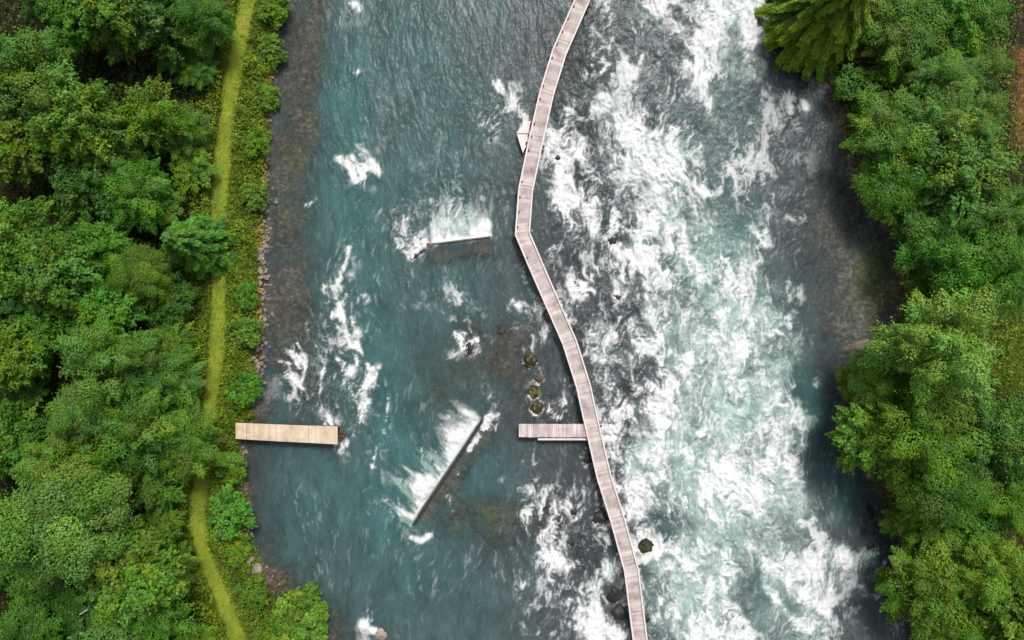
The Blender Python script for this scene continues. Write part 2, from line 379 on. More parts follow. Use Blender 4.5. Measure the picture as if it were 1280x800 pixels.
SOLID += [([(415,360),(425,385),(432,410),(441,440),(455,468)],2.4,.5), ([(372,428),(385,450),(378,476)],2.2,.45), ([(394,430),(405,455),(400,492)],2.2,.45), ([(440,398),(446,430),(462,462)],2.6,.45), ([(430,478),(420,505),(428,526)],2.4,.5), ([(350,452),(372,456)],2,.4), ([(440,300),(432,330),(420,356)],2.2,.35), ([(480,470),(486,500),(480,540)],1.8,.3), ([(470,560),(462,600)],1.8,.3)]
for q in ((662, 451, 9), (668, 490, 8), (670, 511, 9), (674, 474, 6)):
    SOLID += [([(q[0] - q[2], q[1] + 1), (q[0], q[1] + q[2] * 1.1), (q[0] + q[2], q[1] + 1)], 2.2, .3), ([(q[0] + 3, q[1] - q[2]), (q[0] + 1, q[1] - q[2] * 2.6)], 3, .2)]
SOLID += [([(712,140),(696,200),(698,262)],17,.2), ([(690,320),(722,372),(742,420)],11,.26), ([(752,440),(765,500),(772,560)],15,.2), ([(775,360),(790,400),(800,430)],12,.22), ([(735,85),(722,120)],10,.25)]
DARK = [([(695,330),(700,350)],14,.35), ([(745,235),(720,262)],7,.3), ([(715,412),(722,420)],9,.5), ([(760,460),(750,485)],14,.3), ([(925,705),(965,728)],6,.5), ([(930,740),(950,775)],16,.3),
 ([(720,640),(725,675)],16,.12), ([(768,740),(774,775)],14,.7), ([(745,570),(742,585)],9,.5), ([(740,200),(770,235)],4,.2), ([(600,645),(640,670)],26,.2), ([(755,645),(760,660)],10,.4),
 ([(730,560),(700,555)],16,.3), ([(812,700),(818,760)],10,.3), ([(645,330),(660,360)],10,.3)]
RAPID_ROCKS = [
 (736, 573, 10, .35, 1.0, 'black boulder tucked against the footbridge just below the side platform'),
 (752, 648, 11, .4, .9, 'black boulder pressed to the left side of the lower footbridge'),
 (768, 742, 15, .3, 1.1, 'large dark slab left of the footbridge near the bottom'),
 (775, 768, 13, .4, 1.0, 'dark brown boulder under the bottom end of the footbridge'),
 (808, 772, 10, .3, .9, 'dark boulder right of the bottom end of the footbridge'),
 (714, 412, 10, .25, 1.0, 'dark boulder at the right edge of the middle footbridge'),
 (773, 370, 6, .22, 1.0, 'small dark boulder with foam collar in the middle rapids'),
 (748, 84, 9, .02, 1.1, 'sunken dark boulder right of the upper footbridge'),
 (697, 196, 9, .2, 1.2, 'dark boulder beside the footbridge opposite the wedge deflector'),
 (586, 437, 8, .08, 1.3, 'dark rock behind the small crescent of foam'),
 (768, 300, 9, .08, 1.2, 'dark awash rock below the two white plumes'),
 (722, 352, 9, .12, 1.1, 'dark rock in the grey riffle right of the footbridge kink'),
 (700, 655, 10, .1, 1.3, 'dark awash rock in the cobbled riffle left of the lower footbridge'),
 (718, 640, 9, .1, 1.0, 'dark knob in the cobbled riffle, nearest the lower footbridge'),
 (712, 678, 8, .06, 1.2, 'flat dark rock at the lower end of the cobbled riffle'),
 (1000, 104, 12, .3, 1.2, 'black boulder in the shade under the drooping spruce'),
 (1086, 640, 12, .3, 1.1, 'black shore rock, upper one beside the olive crown'),
 (1096, 664, 12, .35, .9, 'black shore rock, broadest one beside the olive crown'),
 (1088, 684, 10, .2, 1.2, 'black shore rock nearest the white water tongue'),
 (1112, 690, 9, .3, 1.0, 'black shore rock tucked under the olive shore crown'),
 (1140, 795, 10, .4, 1.1, 'brown shore rock in the bottom corner below the trees'),
]
for q in [r for r in RAPID_ROCKS[:15] if r[0] != 586]:
    SOLID += [([(q[0] - q[2] * 1.0, q[1] - 1), (q[0] - q[2] * .4, q[1] + q[2]), (q[0] + q[2] * .5, q[1] + q[2]), (q[0] + q[2] * 1.1, q[1] - 2)], 3.5, .4), ([(q[0] - q[2] * .5, q[1] - q[2]), (q[0] - q[2] * .8, q[1] - q[2] * 3.2)], 5, .22), ([(q[0] + q[2] * .6, q[1] - q[2]), (q[0] + q[2] * .5, q[1] - q[2] * 3.2)], 5, .22)]
wx = axis(290, 1176, 1.15, 2600, 1.12); wy = axis(-45, 845, 1.15, 9000, 1.12)
wx = wx[(wx > 100) & (wx < 1500)]
wf = Field(wx, wy); X, Y = wf.X, wf.Y
Cg = np.array([[int(ch) for ch in COVER[r]] for r in sorted(COVER)], float) / 10
Cg = np.pad(Cg, 1, mode='edge')
u = np.clip((X - 300 + 15 * samp(T_b, X / 2.4, Y / 2.4)) / 40, 0, 21.99); v = np.clip((Y + 20 + 15 * samp(T_b, X / 2.4 + 200, Y / 2.4)) / 40, 0, 20.99)
def lut(t, u, v):
    i = np.floor(u).astype(int); j = np.floor(v).astype(int); fu = u - i; fv = v - j; fu = fu * fu * (3 - 2 * fu); fv = fv * fv * (3 - 2 * fv)
    i1 = np.minimum(i + 1, t.shape[1] - 1); j1 = np.minimum(j + 1, t.shape[0] - 1)
    return (t[j, i] * (1 - fu) + t[j, i1] * fu) * (1 - fv) + (t[j1, i] * (1 - fu) + t[j1, i1] * fu) * fv
C0 = lut(Cg, u, v)
S = np.zeros(X.shape); K = np.zeros(X.shape)
for pts, w, a in SOLID: wf.stroke(S, pts, w, a)
for pts, w, a in DARK: wf.stroke(K, pts, w, a)
wst = sstep(660, 600, X)
C = np.clip(C0 * (.63 - .05 * sstep(800, 880, X)) + np.minimum(S, 0.85 - .30 * wst) - K, 0.0, 0.95)

# turbulence: carry the noise coordinates along a swirling flow so that foam draws out into curls and threads
def curl(t):
    gyy = (np.roll(t, -1, 0) - np.roll(t, 1, 0)) / 2; gxx = (np.roll(t, -1, 1) - np.roll(t, 1, 1)) / 2
    return gyy, -gxx
ca, cb = curl(tile(11, 2.6, 512, 4)), curl(tile(12, 2.3, 512, 8))
ux, uy = X.copy(), Y.copy()
turb = 0.45 + 1.0 * np.clip(C0 * 2.2 + S, 0, 1)
for k in range(8):
    s1, s2 = 1.5, 0.6
    vx = samp(ca[0], ux / s1, uy / (s1 * 1.3)) * 12 + samp(cb[0], ux / s2 + 90, uy / (s2 * 1.3)) * 5
    vy = samp(ca[1], ux / s1, uy / (s1 * 1.3)) * 17 + samp(cb[1], ux / s2 + 90, uy / (s2 * 1.3)) * 7
    ux = ux + vx * turb * 0.8; uy = uy + vy * turb * 0.8
wn = np.random.default_rng(21).standard_normal((512, 512))
wn = (wn + np.roll(wn, 1, 0) + np.roll(wn, 1, 1)) / 1.7
def near(t, u, v): return t[np.floor(v).astype(np.int64) & 511, np.floor(u).astype(np.int64) & 511]
def lic(swirl, steps, st, grain):
    acc = near(wn, X / grain, Y / grain)
    for sg in (1, -1):
        x, y = X.copy(), Y.copy()
        for k in range(steps):
            vx = swirl * (near(ca[0], x / 1.5, y / 1.9) * 6 + near(cb[0], x / .6 + 90, y / .78) * 3)
            vy = -1 + swirl * (near(ca[1], x / 1.5, y / 1.9) * 7.5 + near(cb[1], x / .6 + 90, y / .78) * 3.6)
            n = sg * st / np.sqrt(vx * vx + vy * vy + .02)
            x += vx * n; y += vy * n
            acc = acc + near(wn, x / grain, y / grain) * (1 - .8 * k / steps)
    return (acc - acc.mean()) / acc.std()
LT_ = lic(1.6, 11, 1.35, 1.15)      # threads curled by the turbulence
LC_ = lic(.6, 5, 1.3, 1.2)        # streaks of the smoother current
r1 = samp(T_a, ux / 0.95, uy / 1.5)
r2 = samp(T_b, ux / 0.42 + 77, uy / 0.66)
ridge = -np.abs(samp(T_b, ux / 0.62 + 31, uy / 1.0)) * 1.25
ridge2 = -np.abs(samp(T_c, ux / 0.5 + 131, uy / 0.8))
ridge3 = -np.abs(samp(T_b, ux / 0.30 + 211, uy / 0.45))
fine = samp(T_e, X / 0.42, Y / 0.6); fine2 = samp(T_c, ux / .36 + 17, uy / .5)
Tt = uniform(0.80 * r1 + 0.30 * r2 + 0.55 * ridge + 0.25 * ridge2 + 0.12 * fine2 + 0.42 * LT_ + .1 * LC_)
west = sstep(690, 560, X); C = C * (1 - .28 * west * (S < .25) * sstep(560, 620, X + .5 * np.abs(Y - 450)))
soft = 0.24 + 0.20 * C + .06 * np.clip(samp(T_a, X / 1.5, Y / 1.5), -1, 1.5)
foam = sstep(1 - C - soft, 1 - C + soft * .9, Tt) ** 1.3 * sstep(0.015, 0.12, C)
thread = sstep(0.80, 1.0, uniform(.6 * ridge + 0.4 * ridge2 + .3 * ridge3 + 0.45 * LT_)) * sstep(0.08, 0.5, C0 + S)
foam = np.maximum(foam, 0.62 * thread * (1 - .4 * west))
core = sstep(.60, .95, C) * (0.38 + 0.62 * sstep(.08, .62, Tt)); foam = np.maximum(foam, core * .95)
foam *= .86 + .14 * sstep(-1.2, 1.0, LT_ + .6 * r2)

def plume(p0, p1, d, ln, amp=1.0, back=2.0, seed=0):
    """water falling over a sill p0-p1, running out in direction d"""
    p0 = np.array(p0, float); p1 = np.array(p1, float); t = p1 - p0; n = np.hypot(*t); t /= n; d = np.array(d, float); d /= np.hypot(*d)
    det = t[0] * d[1] - t[1] * d[0]
    rx, ry = X - p0[0], Y - p0[1]
    a = (rx * d[1] - ry * d[0]) / det; e = (t[0] * ry - t[1] * rx) / det
    st = samp(T_b, a * 1.5 + seed * 50 + samp(T_c, X / 1, Y / 1) * 1.2, e * 0.22 + seed * 31)
    st2 = samp(T_c, a * 1.2 + seed * 20, e * 0.28)
    l = ln * (0.62 + 0.30 * st)
    ends = sstep(-3, 3, a + 2 * st2) * sstep(-3, 3, n - a + 2 * st2)
    q = np.clip(1 - e / np.maximum(l, 6), 0, 1)
    return np.clip(amp * ends * sstep(-back, back * .3, e) * np.clip(q ** 1.4 * 1.8 + (.26 * st2 + .15 * st + .30 * r2 * (1 - q) + .22 * LT_ * (1.2 - q)) * np.minimum(q * 1.6, 1), 0, 1), 0, 1)
foam = np.maximum(foam, plume((540, 304), (613, 295), (-.06, -1), 46, 1.0, 2, 1))
foam = np.maximum(foam, plume((514.5, 653), (600.5, 523.5), (-.75, -.66), 43, .95, 1, 2))
foam = np.maximum(foam, .8 * plume((540, 304), (613, 295), (.02, -1), 70, .45, 2, 3))
# small flecks and rills on the quick open water, painting wavelet glints as foam
mx, my = X + .4 * (ux - X), Y + .4 * (uy - Y)
r_l = samp(T_b, (mx + .15 * my) / 0.36 + 11, my / 1.9)
fleck = sstep(0.88, 1.0, uniform(.55 * r_l + .3 * samp(T_c, mx / .5, my / 1.8) + .9 * LC_))
open_w = np.clip(0.25 + samp(T_d, X / 2, Y / 2) * .35, 0.05, 1) * sstep(20, 70, X - bank(Y, BANK_L))
foam = np.maximum(foam, .32 * fleck * open_w)
def soften(a):
    b = (a * 2 + np.roll(a, 1, 0) + np.roll(a, -1, 0) + np.roll(a, 1, 1) + np.roll(a, -1, 1)) / 6
    return (b * 2 + np.roll(b, 1, 0) + np.roll(b, -1, 0) + np.roll(b, 1, 1) + np.roll(b, -1, 1)) / 6
foam = .74 * foam + .26 * soften(soften(foam))
hair = sstep(.80, .97, uniform(.55 * ridge + .35 * ridge3 + .5 * LT_)) * sstep(.12, .5, C0) * (.55 + .45 * sstep(-1, 1, r1))
foam = np.maximum(foam, .72 * hair)
Dw, edge = depth_map(wf)
foam *= sstep(-.1, .25, edge)

# body colour of the water (suspended silt), glacial teal in the deep channel, grey elsewhere
teal = np.zeros(X.shape)
for pts, w, a in (([(430,90),(436,200),(440,300),(470,400),(487,470),(500,560),(480,650)],38,.95), ([(400,610),(390,660)],50,.5), ([(520,30),(540,120),(520,220)],60,.35), ([(470,560),(500,620)],40,.5),
    ([(920,120),(900,160),(880,330)],50,.5), ([(900,330),(930,420),(960,500)],60,.6), ([(1010,500),(1035,570),(1060,620)],36,.95), ([(830,640),(840,720)],40,.5), ([(960,740)],40,.4), ([(560,620),(610,600)],40,.3), ([(500,720)],60,.3)):
    wf.stroke(teal, pts, w, a)
teal = np.clip(teal + .12 * samp(T_a, X / 2.5, Y / 2.5), 0, 1)
wc = np.zeros(X.shape + (3,)) + np.array((0.068, 0.088, 0.092))
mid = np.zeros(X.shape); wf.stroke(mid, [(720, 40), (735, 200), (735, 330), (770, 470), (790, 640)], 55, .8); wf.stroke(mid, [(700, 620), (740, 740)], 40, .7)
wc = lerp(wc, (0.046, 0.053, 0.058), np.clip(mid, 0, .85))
wc = lerp(wc, (0.055, 0.095, 0.097), sstep(700, 560, X))
wc = lerp(wc, (0.046, 0.126, 0.122), teal * .78)
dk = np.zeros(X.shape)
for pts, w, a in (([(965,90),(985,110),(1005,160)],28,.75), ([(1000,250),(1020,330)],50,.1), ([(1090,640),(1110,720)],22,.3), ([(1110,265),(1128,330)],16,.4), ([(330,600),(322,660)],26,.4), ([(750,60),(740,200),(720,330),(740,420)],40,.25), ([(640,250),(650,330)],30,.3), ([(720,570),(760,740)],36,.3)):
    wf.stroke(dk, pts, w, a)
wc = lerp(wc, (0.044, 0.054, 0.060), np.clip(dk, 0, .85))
aer = sstep(.14, .62, C0 + .4 * S) * sstep(770, 870, X + 40 * samp(T_b, X / 3, Y / 3)) * (.72 + .28 * np.clip(samp(T_b, ux / 1.2, uy / 1.6), -1, 1.4))
aer = np.maximum(aer, .7 * sstep(.05, .8, plume((540, 304), (613, 295), (0, -1), 85, .8, 2, 4)))
aer = np.maximum(aer, .6 * sstep(.05, .8, plume((514, 656), (600, 526), (-.75, -.66), 85, .8, 2, 5)))
aerg = sstep(.25, .95, C0 + .5 * S) * (1 - sstep(770, 870, X)) * sstep(560, 680, X) * (.18 + .22 * np.clip(samp(T_b, ux / 1.0, uy / 1.4), -1, 1.4))
wc = lerp(wc, (0.30, 0.32, 0.33), np.clip(aerg, 0, 1))
cen = np.zeros(X.shape); wf.stroke(cen, [(870, 290), (895, 420), (920, 520), (925, 620)], 52, .32); wf.stroke(cen, [(860, 700), (875, 800)], 40, .3)
aer = np.clip(aer + cen * (.7 + .3 * np.clip(LT_ * .5 + r1 * .5, -1, 1.5)), 0, 1)
wc = lerp(wc, (0.36, 0.485, 0.445), np.clip(aer * 1.05, 0, 1) * .88)
wc *= (1 + .05 * np.clip(LC_, -2, 2.5))[..., None]
wc *= (1 + .10 * np.clip(samp(T_b, ux / .6, uy / 1.4), -2, 2))[..., None]
f3 = foam[..., None]
wc = wc * (1 - f3) + f3 * np.array((0.74, 0.76, 0.755))
opac = 1 - np.exp(-Dw * 1.9)
opac = np.clip(np.maximum(opac, np.maximum(foam, np.clip(aer, 0, 1) * .9)), 0.12, 1)

# surface: wavelets on open water, standing lumps in the whitewater
mx, my = X + .35 * (ux - X), Y + .35 * (uy - Y)
wav = .40 * LC_ + .8 * samp(T_b, (mx + .12 * my) / .5, my / 2.4) + .45 * samp(T_c, (X - .15 * Y) / .8, Y / 2.6)
lump = samp(T_b, mx / 1.1, my / 1.4) + .5 * samp(T_c, mx / .9, my / 1.1)
calm = np.zeros(X.shape); wf.stroke(calm, [(365, 0), (355, 300), (350, 420)], 35, .4); wf.stroke(calm, [(490, 440), (500, 520)], 50, .5); wf.stroke(calm, [(1050, 280), (1070, 400)], 50, -.5)
Zw = 0.023 * wav * (1 - .8 * np.clip(calm, 0, 1)) + np.clip(C0 + .7 * S, 0, 1) * (.14 * lump + .006 * LT_) + .06 * foam
wf.stroke(Zw, [(541, 309), (612, 301)], 6, .10)
Zw += -.14 * plume((540, 304), (613, 295), (0, -1), 26, 1, 1, 7) - .14 * plume((514, 656), (600, 526), (-.75, -.66), 26, 1, 1, 8)
fade = np.exp(-np.maximum(np.abs(Y - 400) - 520, 0) / 300)
Zw = Zw * np.clip(edge * 1.2 + .1, .05, 1) * fade
V = np.stack([(X - 640) / PPM, (400 - Y) / PPM, Zw], -1).reshape(-1, 3)

wm, nt = new_mat('river_water'); L = nt.links.new
at = N(nt, 'ShaderNodeAttribute', attribute_name='water_color'); af = N(nt, 'ShaderNodeAttribute', attribute_name='foam'); ao = N(nt, 'ShaderNodeAttribute', attribute_name='opacity')
tc = N(nt, 'ShaderNodeTexCoord'); mp = N(nt, 'ShaderNodeMapping'); mp.inputs['Scale'].default_value = (1, .45, 1); L(tc.outputs['Object'], mp.inputs[0])
no = N(nt, 'ShaderNodeTexNoise'); no.inputs['Scale'].default_value = 4.5; no.inputs['Detail'].default_value = 6; no.inputs['Distortion'].default_value = .8; L(mp.outputs[0], no.inputs['Vector'])
p = N(nt, 'ShaderNodeBsdfPrincipled'); p.inputs['IOR'].default_value = 1.33; p.inputs['Specular IOR Level'].default_value = .3
L(at.outputs['Color'], p.inputs['Base Color']); L(ao.outputs['Fac'], p.inputs['Alpha'])
mr = N(nt, 'ShaderNodeMapRange'); mr.inputs[3].default_value = .26; mr.inputs[4].default_value = .75; L(af.outputs['Fac'], mr.inputs[0]); L(mr.outputs[0], p.inputs['Roughness'])
b = N(nt, 'ShaderNodeBump'); b.inputs['Strength'].default_value = .55; b.inputs['Distance'].default_value = .09; L(no.outputs['Fac'], b.inputs['Height']); L(b.outputs[0], p.inputs['Normal'])
o = N(nt, 'ShaderNodeOutputMaterial'); L(p.outputs[0], o.inputs[0])
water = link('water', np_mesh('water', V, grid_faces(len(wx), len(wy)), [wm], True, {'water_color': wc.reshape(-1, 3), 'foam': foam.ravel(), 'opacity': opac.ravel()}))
tag(water, 'fast teal river with white rapids running between the banks', kind='structure')

# ------------------------------------------------------------------ path
def resample(pts, step):
    pts = [np.array(p, float) for p in pts]; out = []
    # Catmull-Rom
    Q = [2 * pts[0] - pts[1]] + pts + [2 * pts[-1] - pts[-2]]
    for i in range(1, len(Q) - 2):
        n = max(1, int(np.hypot(*(Q[i + 1] - Q[i])[:2]) / step))
        for k in range(n):
            t = k / n; a, b, c, d = Q[i - 1:i + 3]
            out.append(.5 * (2 * b + (c - a) * t + (2 * a - 5 * b + 4 * c - d) * t * t + (3 * b - a - 3 * c + d) * t ** 3))
    out.append(pts[-1]); return np.array(out)
PATH = [(338, -220), (326, -60), (316, 0), (303, 70), (291, 140), (284, 200), (280, 260), (280, 330), (279, 400), (275, 460), (266, 520), (258, 590), (253, 640), (262, 690), (285, 740), (308, 800), (335, 870), (400, 1000)]
pc = resample(PATH, 4.0)
tan = np.gradient(pc, axis=0); nrm = np.stack([-tan[:, 1], tan[:, 0]], 1); nrm /= np.linalg.norm(nrm, axis=1)[:, None]
rr = np.random.default_rng(5)
hw = 10.6 + 1.6 * np.array([mnoise.noise((i * .12, 3.3, 0)) for i in range(len(pc))]) * 2 + 1.2 * np.array([mnoise.noise((i * .45, 7.3, 0)) for i in range(len(pc))])
cols = np.linspace(-1, 1, 9); PV = []
for i in range(len(pc)):
    for cc in cols:
        j = rr.uniform(-1.8, 1.8) if abs(cc) == 1 else 0
        q = pc[i] + nrm[i] * (cc * hw[i] + j)
        PV.append(((q[0] - 640) / PPM, (400 - q[1]) / PPM, ground_z(*q) + .09 - .06 * abs(cc) ** 4))
pm = mat_noise('grass_path', [(0.3, (0.10, 0.16, 0.016)), (0.46, (0.19, 0.245, 0.02)), (0.6, (0.24, 0.27, 0.024)), (0.78, (0.27, 0.23, 0.07))], .8, .9, .5, .05, 0, (1, .5, 1), 8)
pathob = link('path', np_mesh('path', np.array(PV), grid_faces(9, len(pc)), [pm], True))
tag(pathob, 'mown grass path running along the left bank', kind='structure')

# ------------------------------------------------------------------ leaf meshes
def leaf_quads(pos, nrm, length, rng, width=.62, tan=None, droop=.12):
    n = len(pos)
    nrm = nrm / np.linalg.norm(nrm, axis=1)[:, None]
    if tan is None: tan = rng.standard_normal((n, 3))
    tan = tan - nrm * np.sum(tan * nrm, 1)[:, None]; tan /= np.linalg.norm(tan, axis=1)[:, None] + 1e-9
    bi = np.cross(nrm, tan); Lh = length[:, None]
    a = pos - tan * Lh * .5; b = pos + bi * Lh * width * .5 + nrm * Lh * .06; c = pos + tan * Lh * .5 - nrm * Lh * droop; d = pos - bi * Lh * width * .5 + nrm * Lh * .06
    V = np.stack([a, b, c, d], 1).reshape(-1, 3); F = np.arange(4 * n).reshape(n, 4)
    return V, F

def crown_variant(seed, R=3.5, h=9.0, leaf=.30, nclump=70, per=230, lobes=7, flat=.8, yellow=.05, vz=.42, spray=True, mat=None, crr=(.15, .27), soft=1.0, elong=0.0):
    rng = np.random.default_rng(seed)
    Vs = vz * h; cz = h - Vs
    lob = rng.standard_normal((lobes, 3)); lob[:, 2] = np.abs(lob[:, 2]) * .6; lob /= np.linalg.norm(lob, axis=1)[:, None]
    pos, nr, ln, col, tn, cens = [], [], [], [], [], []
    for i in range(nclump):
        z = 1 - 1.5 * (i + .5) / nclump; a = i * 2.39996 + rng.uniform(-.35, .35); q = math.sqrt(max(0, 1 - z * z))
        d = np.array((q * math.cos(a), q * math.sin(a), z))
        m = .66 + .40 * np.max(np.clip(lob @ d, 0, 1) ** 3)
        f = rng.uniform(.72, 1.0) if rng.random() > .22 else rng.uniform(.4, .65)
        c = np.array((0, 0, cz)) + d * np.array((R, R, Vs)) * m * f
        cr = R * rng.uniform(*crr)
        cens.append(c)
        out = d * np.array((1, 1, .5)); out /= np.linalg.norm(out) + 1e-9
        n = int(per * (cr / (.21 * R)) ** 2)
        e = rng.standard_normal((n, 3)); e[:, 2] = e[:, 2] * .9 + .25; e /= np.linalg.norm(e, axis=1)[:, None]
        pp = c + e * cr * (rng.uniform(.45, 1.08, (n, 1)) ** .6) * np.array((1, 1, flat)) + out * (np.clip(e @ out, 0, 1)[:, None]) * cr * .45
        pp[:, 2] -= .25 * cr * np.clip(e @ out, 0, 1)
        if elong:
            al = (pp - c) @ out; pp = pp + out * (al * elong)[:, None]; k = np.clip(1.05 - .5 * al / cr, .45, 1.2)[:, None]; ax = c + out * ((pp - c) @ out)[:, None]; pp = ax + (pp - ax) * k; pp[:, 2] -= .16 * elong * np.clip(al, 0, None) ** 2 / cr
        bright = rng.uniform(.72, 1.3) ; yl = rng.random() < yellow
        tint = np.array((1.0, 1.0, 1.0)) * bright * (np.array((1.5, 1.12, .9)) if yl else np.array((rng.uniform(.85, 1.2), 1, rng.uniform(.8, 1.5))))
        pos.append(pp); nr.append((.75 + .5 * (1 - soft)) * e + np.array((0, 0, .5)) + .55 * soft * rng.standard_normal((n, 3)))
        ln.append(leaf * rng.uniform(.65, 1.3, n)); col.append(tint * rng.uniform(.78, 1.25, (n, 1)))
        tn.append(out + .8 * rng.standard_normal((n, 3)))
        if spray:
            for k in range(rng.integers(5, 9)):
                g = out * .8 + rng.standard_normal(3) * .7; g[2] = g[2] * .5 + .1; g /= np.linalg.norm(g)
                m2 = 13; t = np.linspace(.55, 1.75, m2)
                pp = c + g * cr * t[:, None] + rng.standard_normal((m2, 3)) * leaf * .28; pp[:, 2] -= .22 * cr * (t - .6) ** 2
                pos.append(pp); nr.append(np.array((0, 0, 1.0)) + .45 * rng.standard_normal((m2, 3)))
                ln.append(leaf * (1.15 - .35 * (t - .5) / 1.2) * rng.uniform(.8, 1.2, m2)); col.append(tint * rng.uniform(.85, 1.3, (m2, 1))); tn.append(g + .6 * rng.standard_normal((m2, 3)))
    V, F = leaf_quads(np.concatenate(pos), np.concatenate(nr), np.concatenate(ln), rng, .66, np.concatenate(tn))
    cme = np_mesh('crown', V, F, [mat or M_leaf], False, {'leaf_tint': np.repeat(np.concatenate(col), 4, 0)})
    tb = MB(); b0 = R / 3.5
    bend = rng.uniform(-.25, .25, 2) * b0
    tp = [Vector((0, 0, -.4)), Vector((bend[0] * .3, bend[1] * .3, cz * .4)), Vector((bend[0], bend[1], cz)), Vector((bend[0] * .6, bend[1] * .6, h - Vs * .5))]
    tb.tube(tp, [.22 * b0, .17 * b0, .12 * b0, .04 * b0], 8)
    for c in cens[3::4]:
        s = tp[1].lerp(tp[2], rng.uniform(.2, 1.0)); c = Vector(c); mid = s.lerp(c, .55) + Vector((0, 0, .12 * R))
        tb.tube([s, mid, c], [.075 * b0, .045 * b0, .014 * b0], 5)
    return tb.mesh('trunk', M_bark), cme

def conifer_variant(seed, R=3.6, h=13.0, whorls=26, droop=.55, leaf=.34, dens=1.0, tip_lift=0.0, wide=1.0, nb0=5, nb1=11):
    rng = np.random.default_rng(seed)
    tb = MB(); tb.tube([(0, 0, -.4), (0, 0, h * .5), (0, 0, h)], [.26, .15, .02], 8)
    pos, nr, ln, col, tn = [], [], [], [], []
    for w in range(whorls):
        t = w / (whorls - 1); z0 = h * (.97 - .82 * t); rl = R * (t * .94 + .06) ** .85
        nb = int(nb0 + nb1 * t)
        for k in range(nb):
            a = 2 * PI * (k + rng.uniform(-.3, .3)) / nb + w * 1.3; L_ = rl * rng.uniform(.8, 1.12)
            d = np.array((math.cos(a), math.sin(a), 0)); s = np.array((-d[1], d[0], 0))
            zz = z0 + rng.uniform(-.15, .15); bright = rng.uniform(.65, 1.35)
            if k % 2 == 0 or t < .5:
                tb.tube([(0, 0, zz), tuple(d * L_ * .5 + np.array((0, 0, zz - droop * L_ * .18))), tuple(d * L_ * .92 + np.array((0, 0, zz - droop * L_ * .72)))], [.04, .025, .008], 4)
            m = max(6, int(L_ * 46 * dens)); u = rng.uniform(.08, 1, m) ** .75
            wd = wide * (.10 + .17 * np.sin(np.clip(u, 0, 1) * PI * .9)) * max(L_, .8)
            side = rng.uniform(-1, 1, m)
            pp = d * (L_ * u)[:, None] + s * (wd * side)[:, None] + np.array((0, 0, 1)) * (zz - droop * L_ * u ** 1.8 * .8 + tip_lift * u ** 6 - .28 * np.abs(side) * wd - rng.uniform(0, .16, m))[:, None]
            pos.append(pp); nr.append(np.array((0, 0, 1.0)) + d * .35 + .35 * rng.standard_normal((m, 3)))
            tn.append(d * 1.0 + s * (side * .75)[:, None] + np.array((0, 0, -.5)) + .2 * rng.standard_normal((m, 3)))
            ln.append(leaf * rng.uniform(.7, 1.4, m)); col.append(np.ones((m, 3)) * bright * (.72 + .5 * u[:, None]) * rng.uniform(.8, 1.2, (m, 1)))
    V, F = leaf_quads(np.concatenate(pos), np.concatenate(nr), np.concatenate(ln), rng, .26, np.concatenate(tn), .06)
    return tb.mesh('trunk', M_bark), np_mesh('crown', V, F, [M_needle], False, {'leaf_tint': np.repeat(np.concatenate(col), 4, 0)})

VAR = {}
for i in range(5):   # big-leaved trees of the left bank
    VAR['maple%d' % i] = (crown_variant(100 + i, leaf=.25 + .04 * i, nclump=44 + 6 * i, per=260 - 25 * i, crr=(.13, .27), elong=(.9, .5, 1.1, .7, .3)[i], yellow=.07, vz=.40), 3.5, 9.0)
for i in range(4):   # finer, rounder crowns
    VAR['alder%d' % i] = (crown_variant(200 + i, leaf=(.15, .18, .21, .17)[i], nclump=(52, 40, 46, 34)[i], per=(640, 560, 460, 600)[i], elong=(0, .35, .5, .15)[i], crr=(.16, .36), lobes=9, yellow=.02, vz=.44, flat=.85, soft=.6), 3.5, 9.5)
for i in range(2):   # smooth dome
    VAR['dome%d' % i] = (crown_variant(300 + i, leaf=.16, nclump=80, per=420, crr=(.14, .30), soft=.7, lobes=18, yellow=0, vz=.36), 3.5, 8.0)
for i in range(3):
    VAR['shrub%d' % i] = (crown_variant(400 + i, R=1.6, h=2.1, leaf=.24, nclump=30, per=70, yellow=.1, vz=.46), 1.6, 2.1)
VAR['spruce0'] = (conifer_variant(500, 4.8, 12.0, 19, .66, .34, 3.6, 0, .40, 6, 12), 4.8, 12.0)
VAR['pine0'] = (conifer_variant(501, 3.0, 7.0, 15, .42, .30, 2.2, .15, .6, 5, 9), 3.0, 7.0)

def tree(name, cat, var, px, py, rpx, color, label, group, dz=1.0):
    (tme, cme), R, h = VAR[var]
    k0 = .87 if name == 'broadleaf_tree' else .92
    s = rpx / PPM / R
    for _ in range(3): s = k0 * rpx / PPM * (CAMH - .68 * h * s * dz) / CAMH / R
    H = h * s * dz
    q = P(px, py, .70 * H)
    gp = ((q.x * PPM) + 640, 400 - q.y * PPM)
    rnd = random.Random(int(px * 7 + py * 13))
    e = empty(name, (q.x, q.y, ground_z(*gp)), rnd.uniform(0, 2 * PI))
    e.scale = (s, s, s * dz)
    tag(e, label, cat, group)
    link('trunk', tme, e)
    c = link('crown', cme, e); c.color = (*color, 1)
    return e

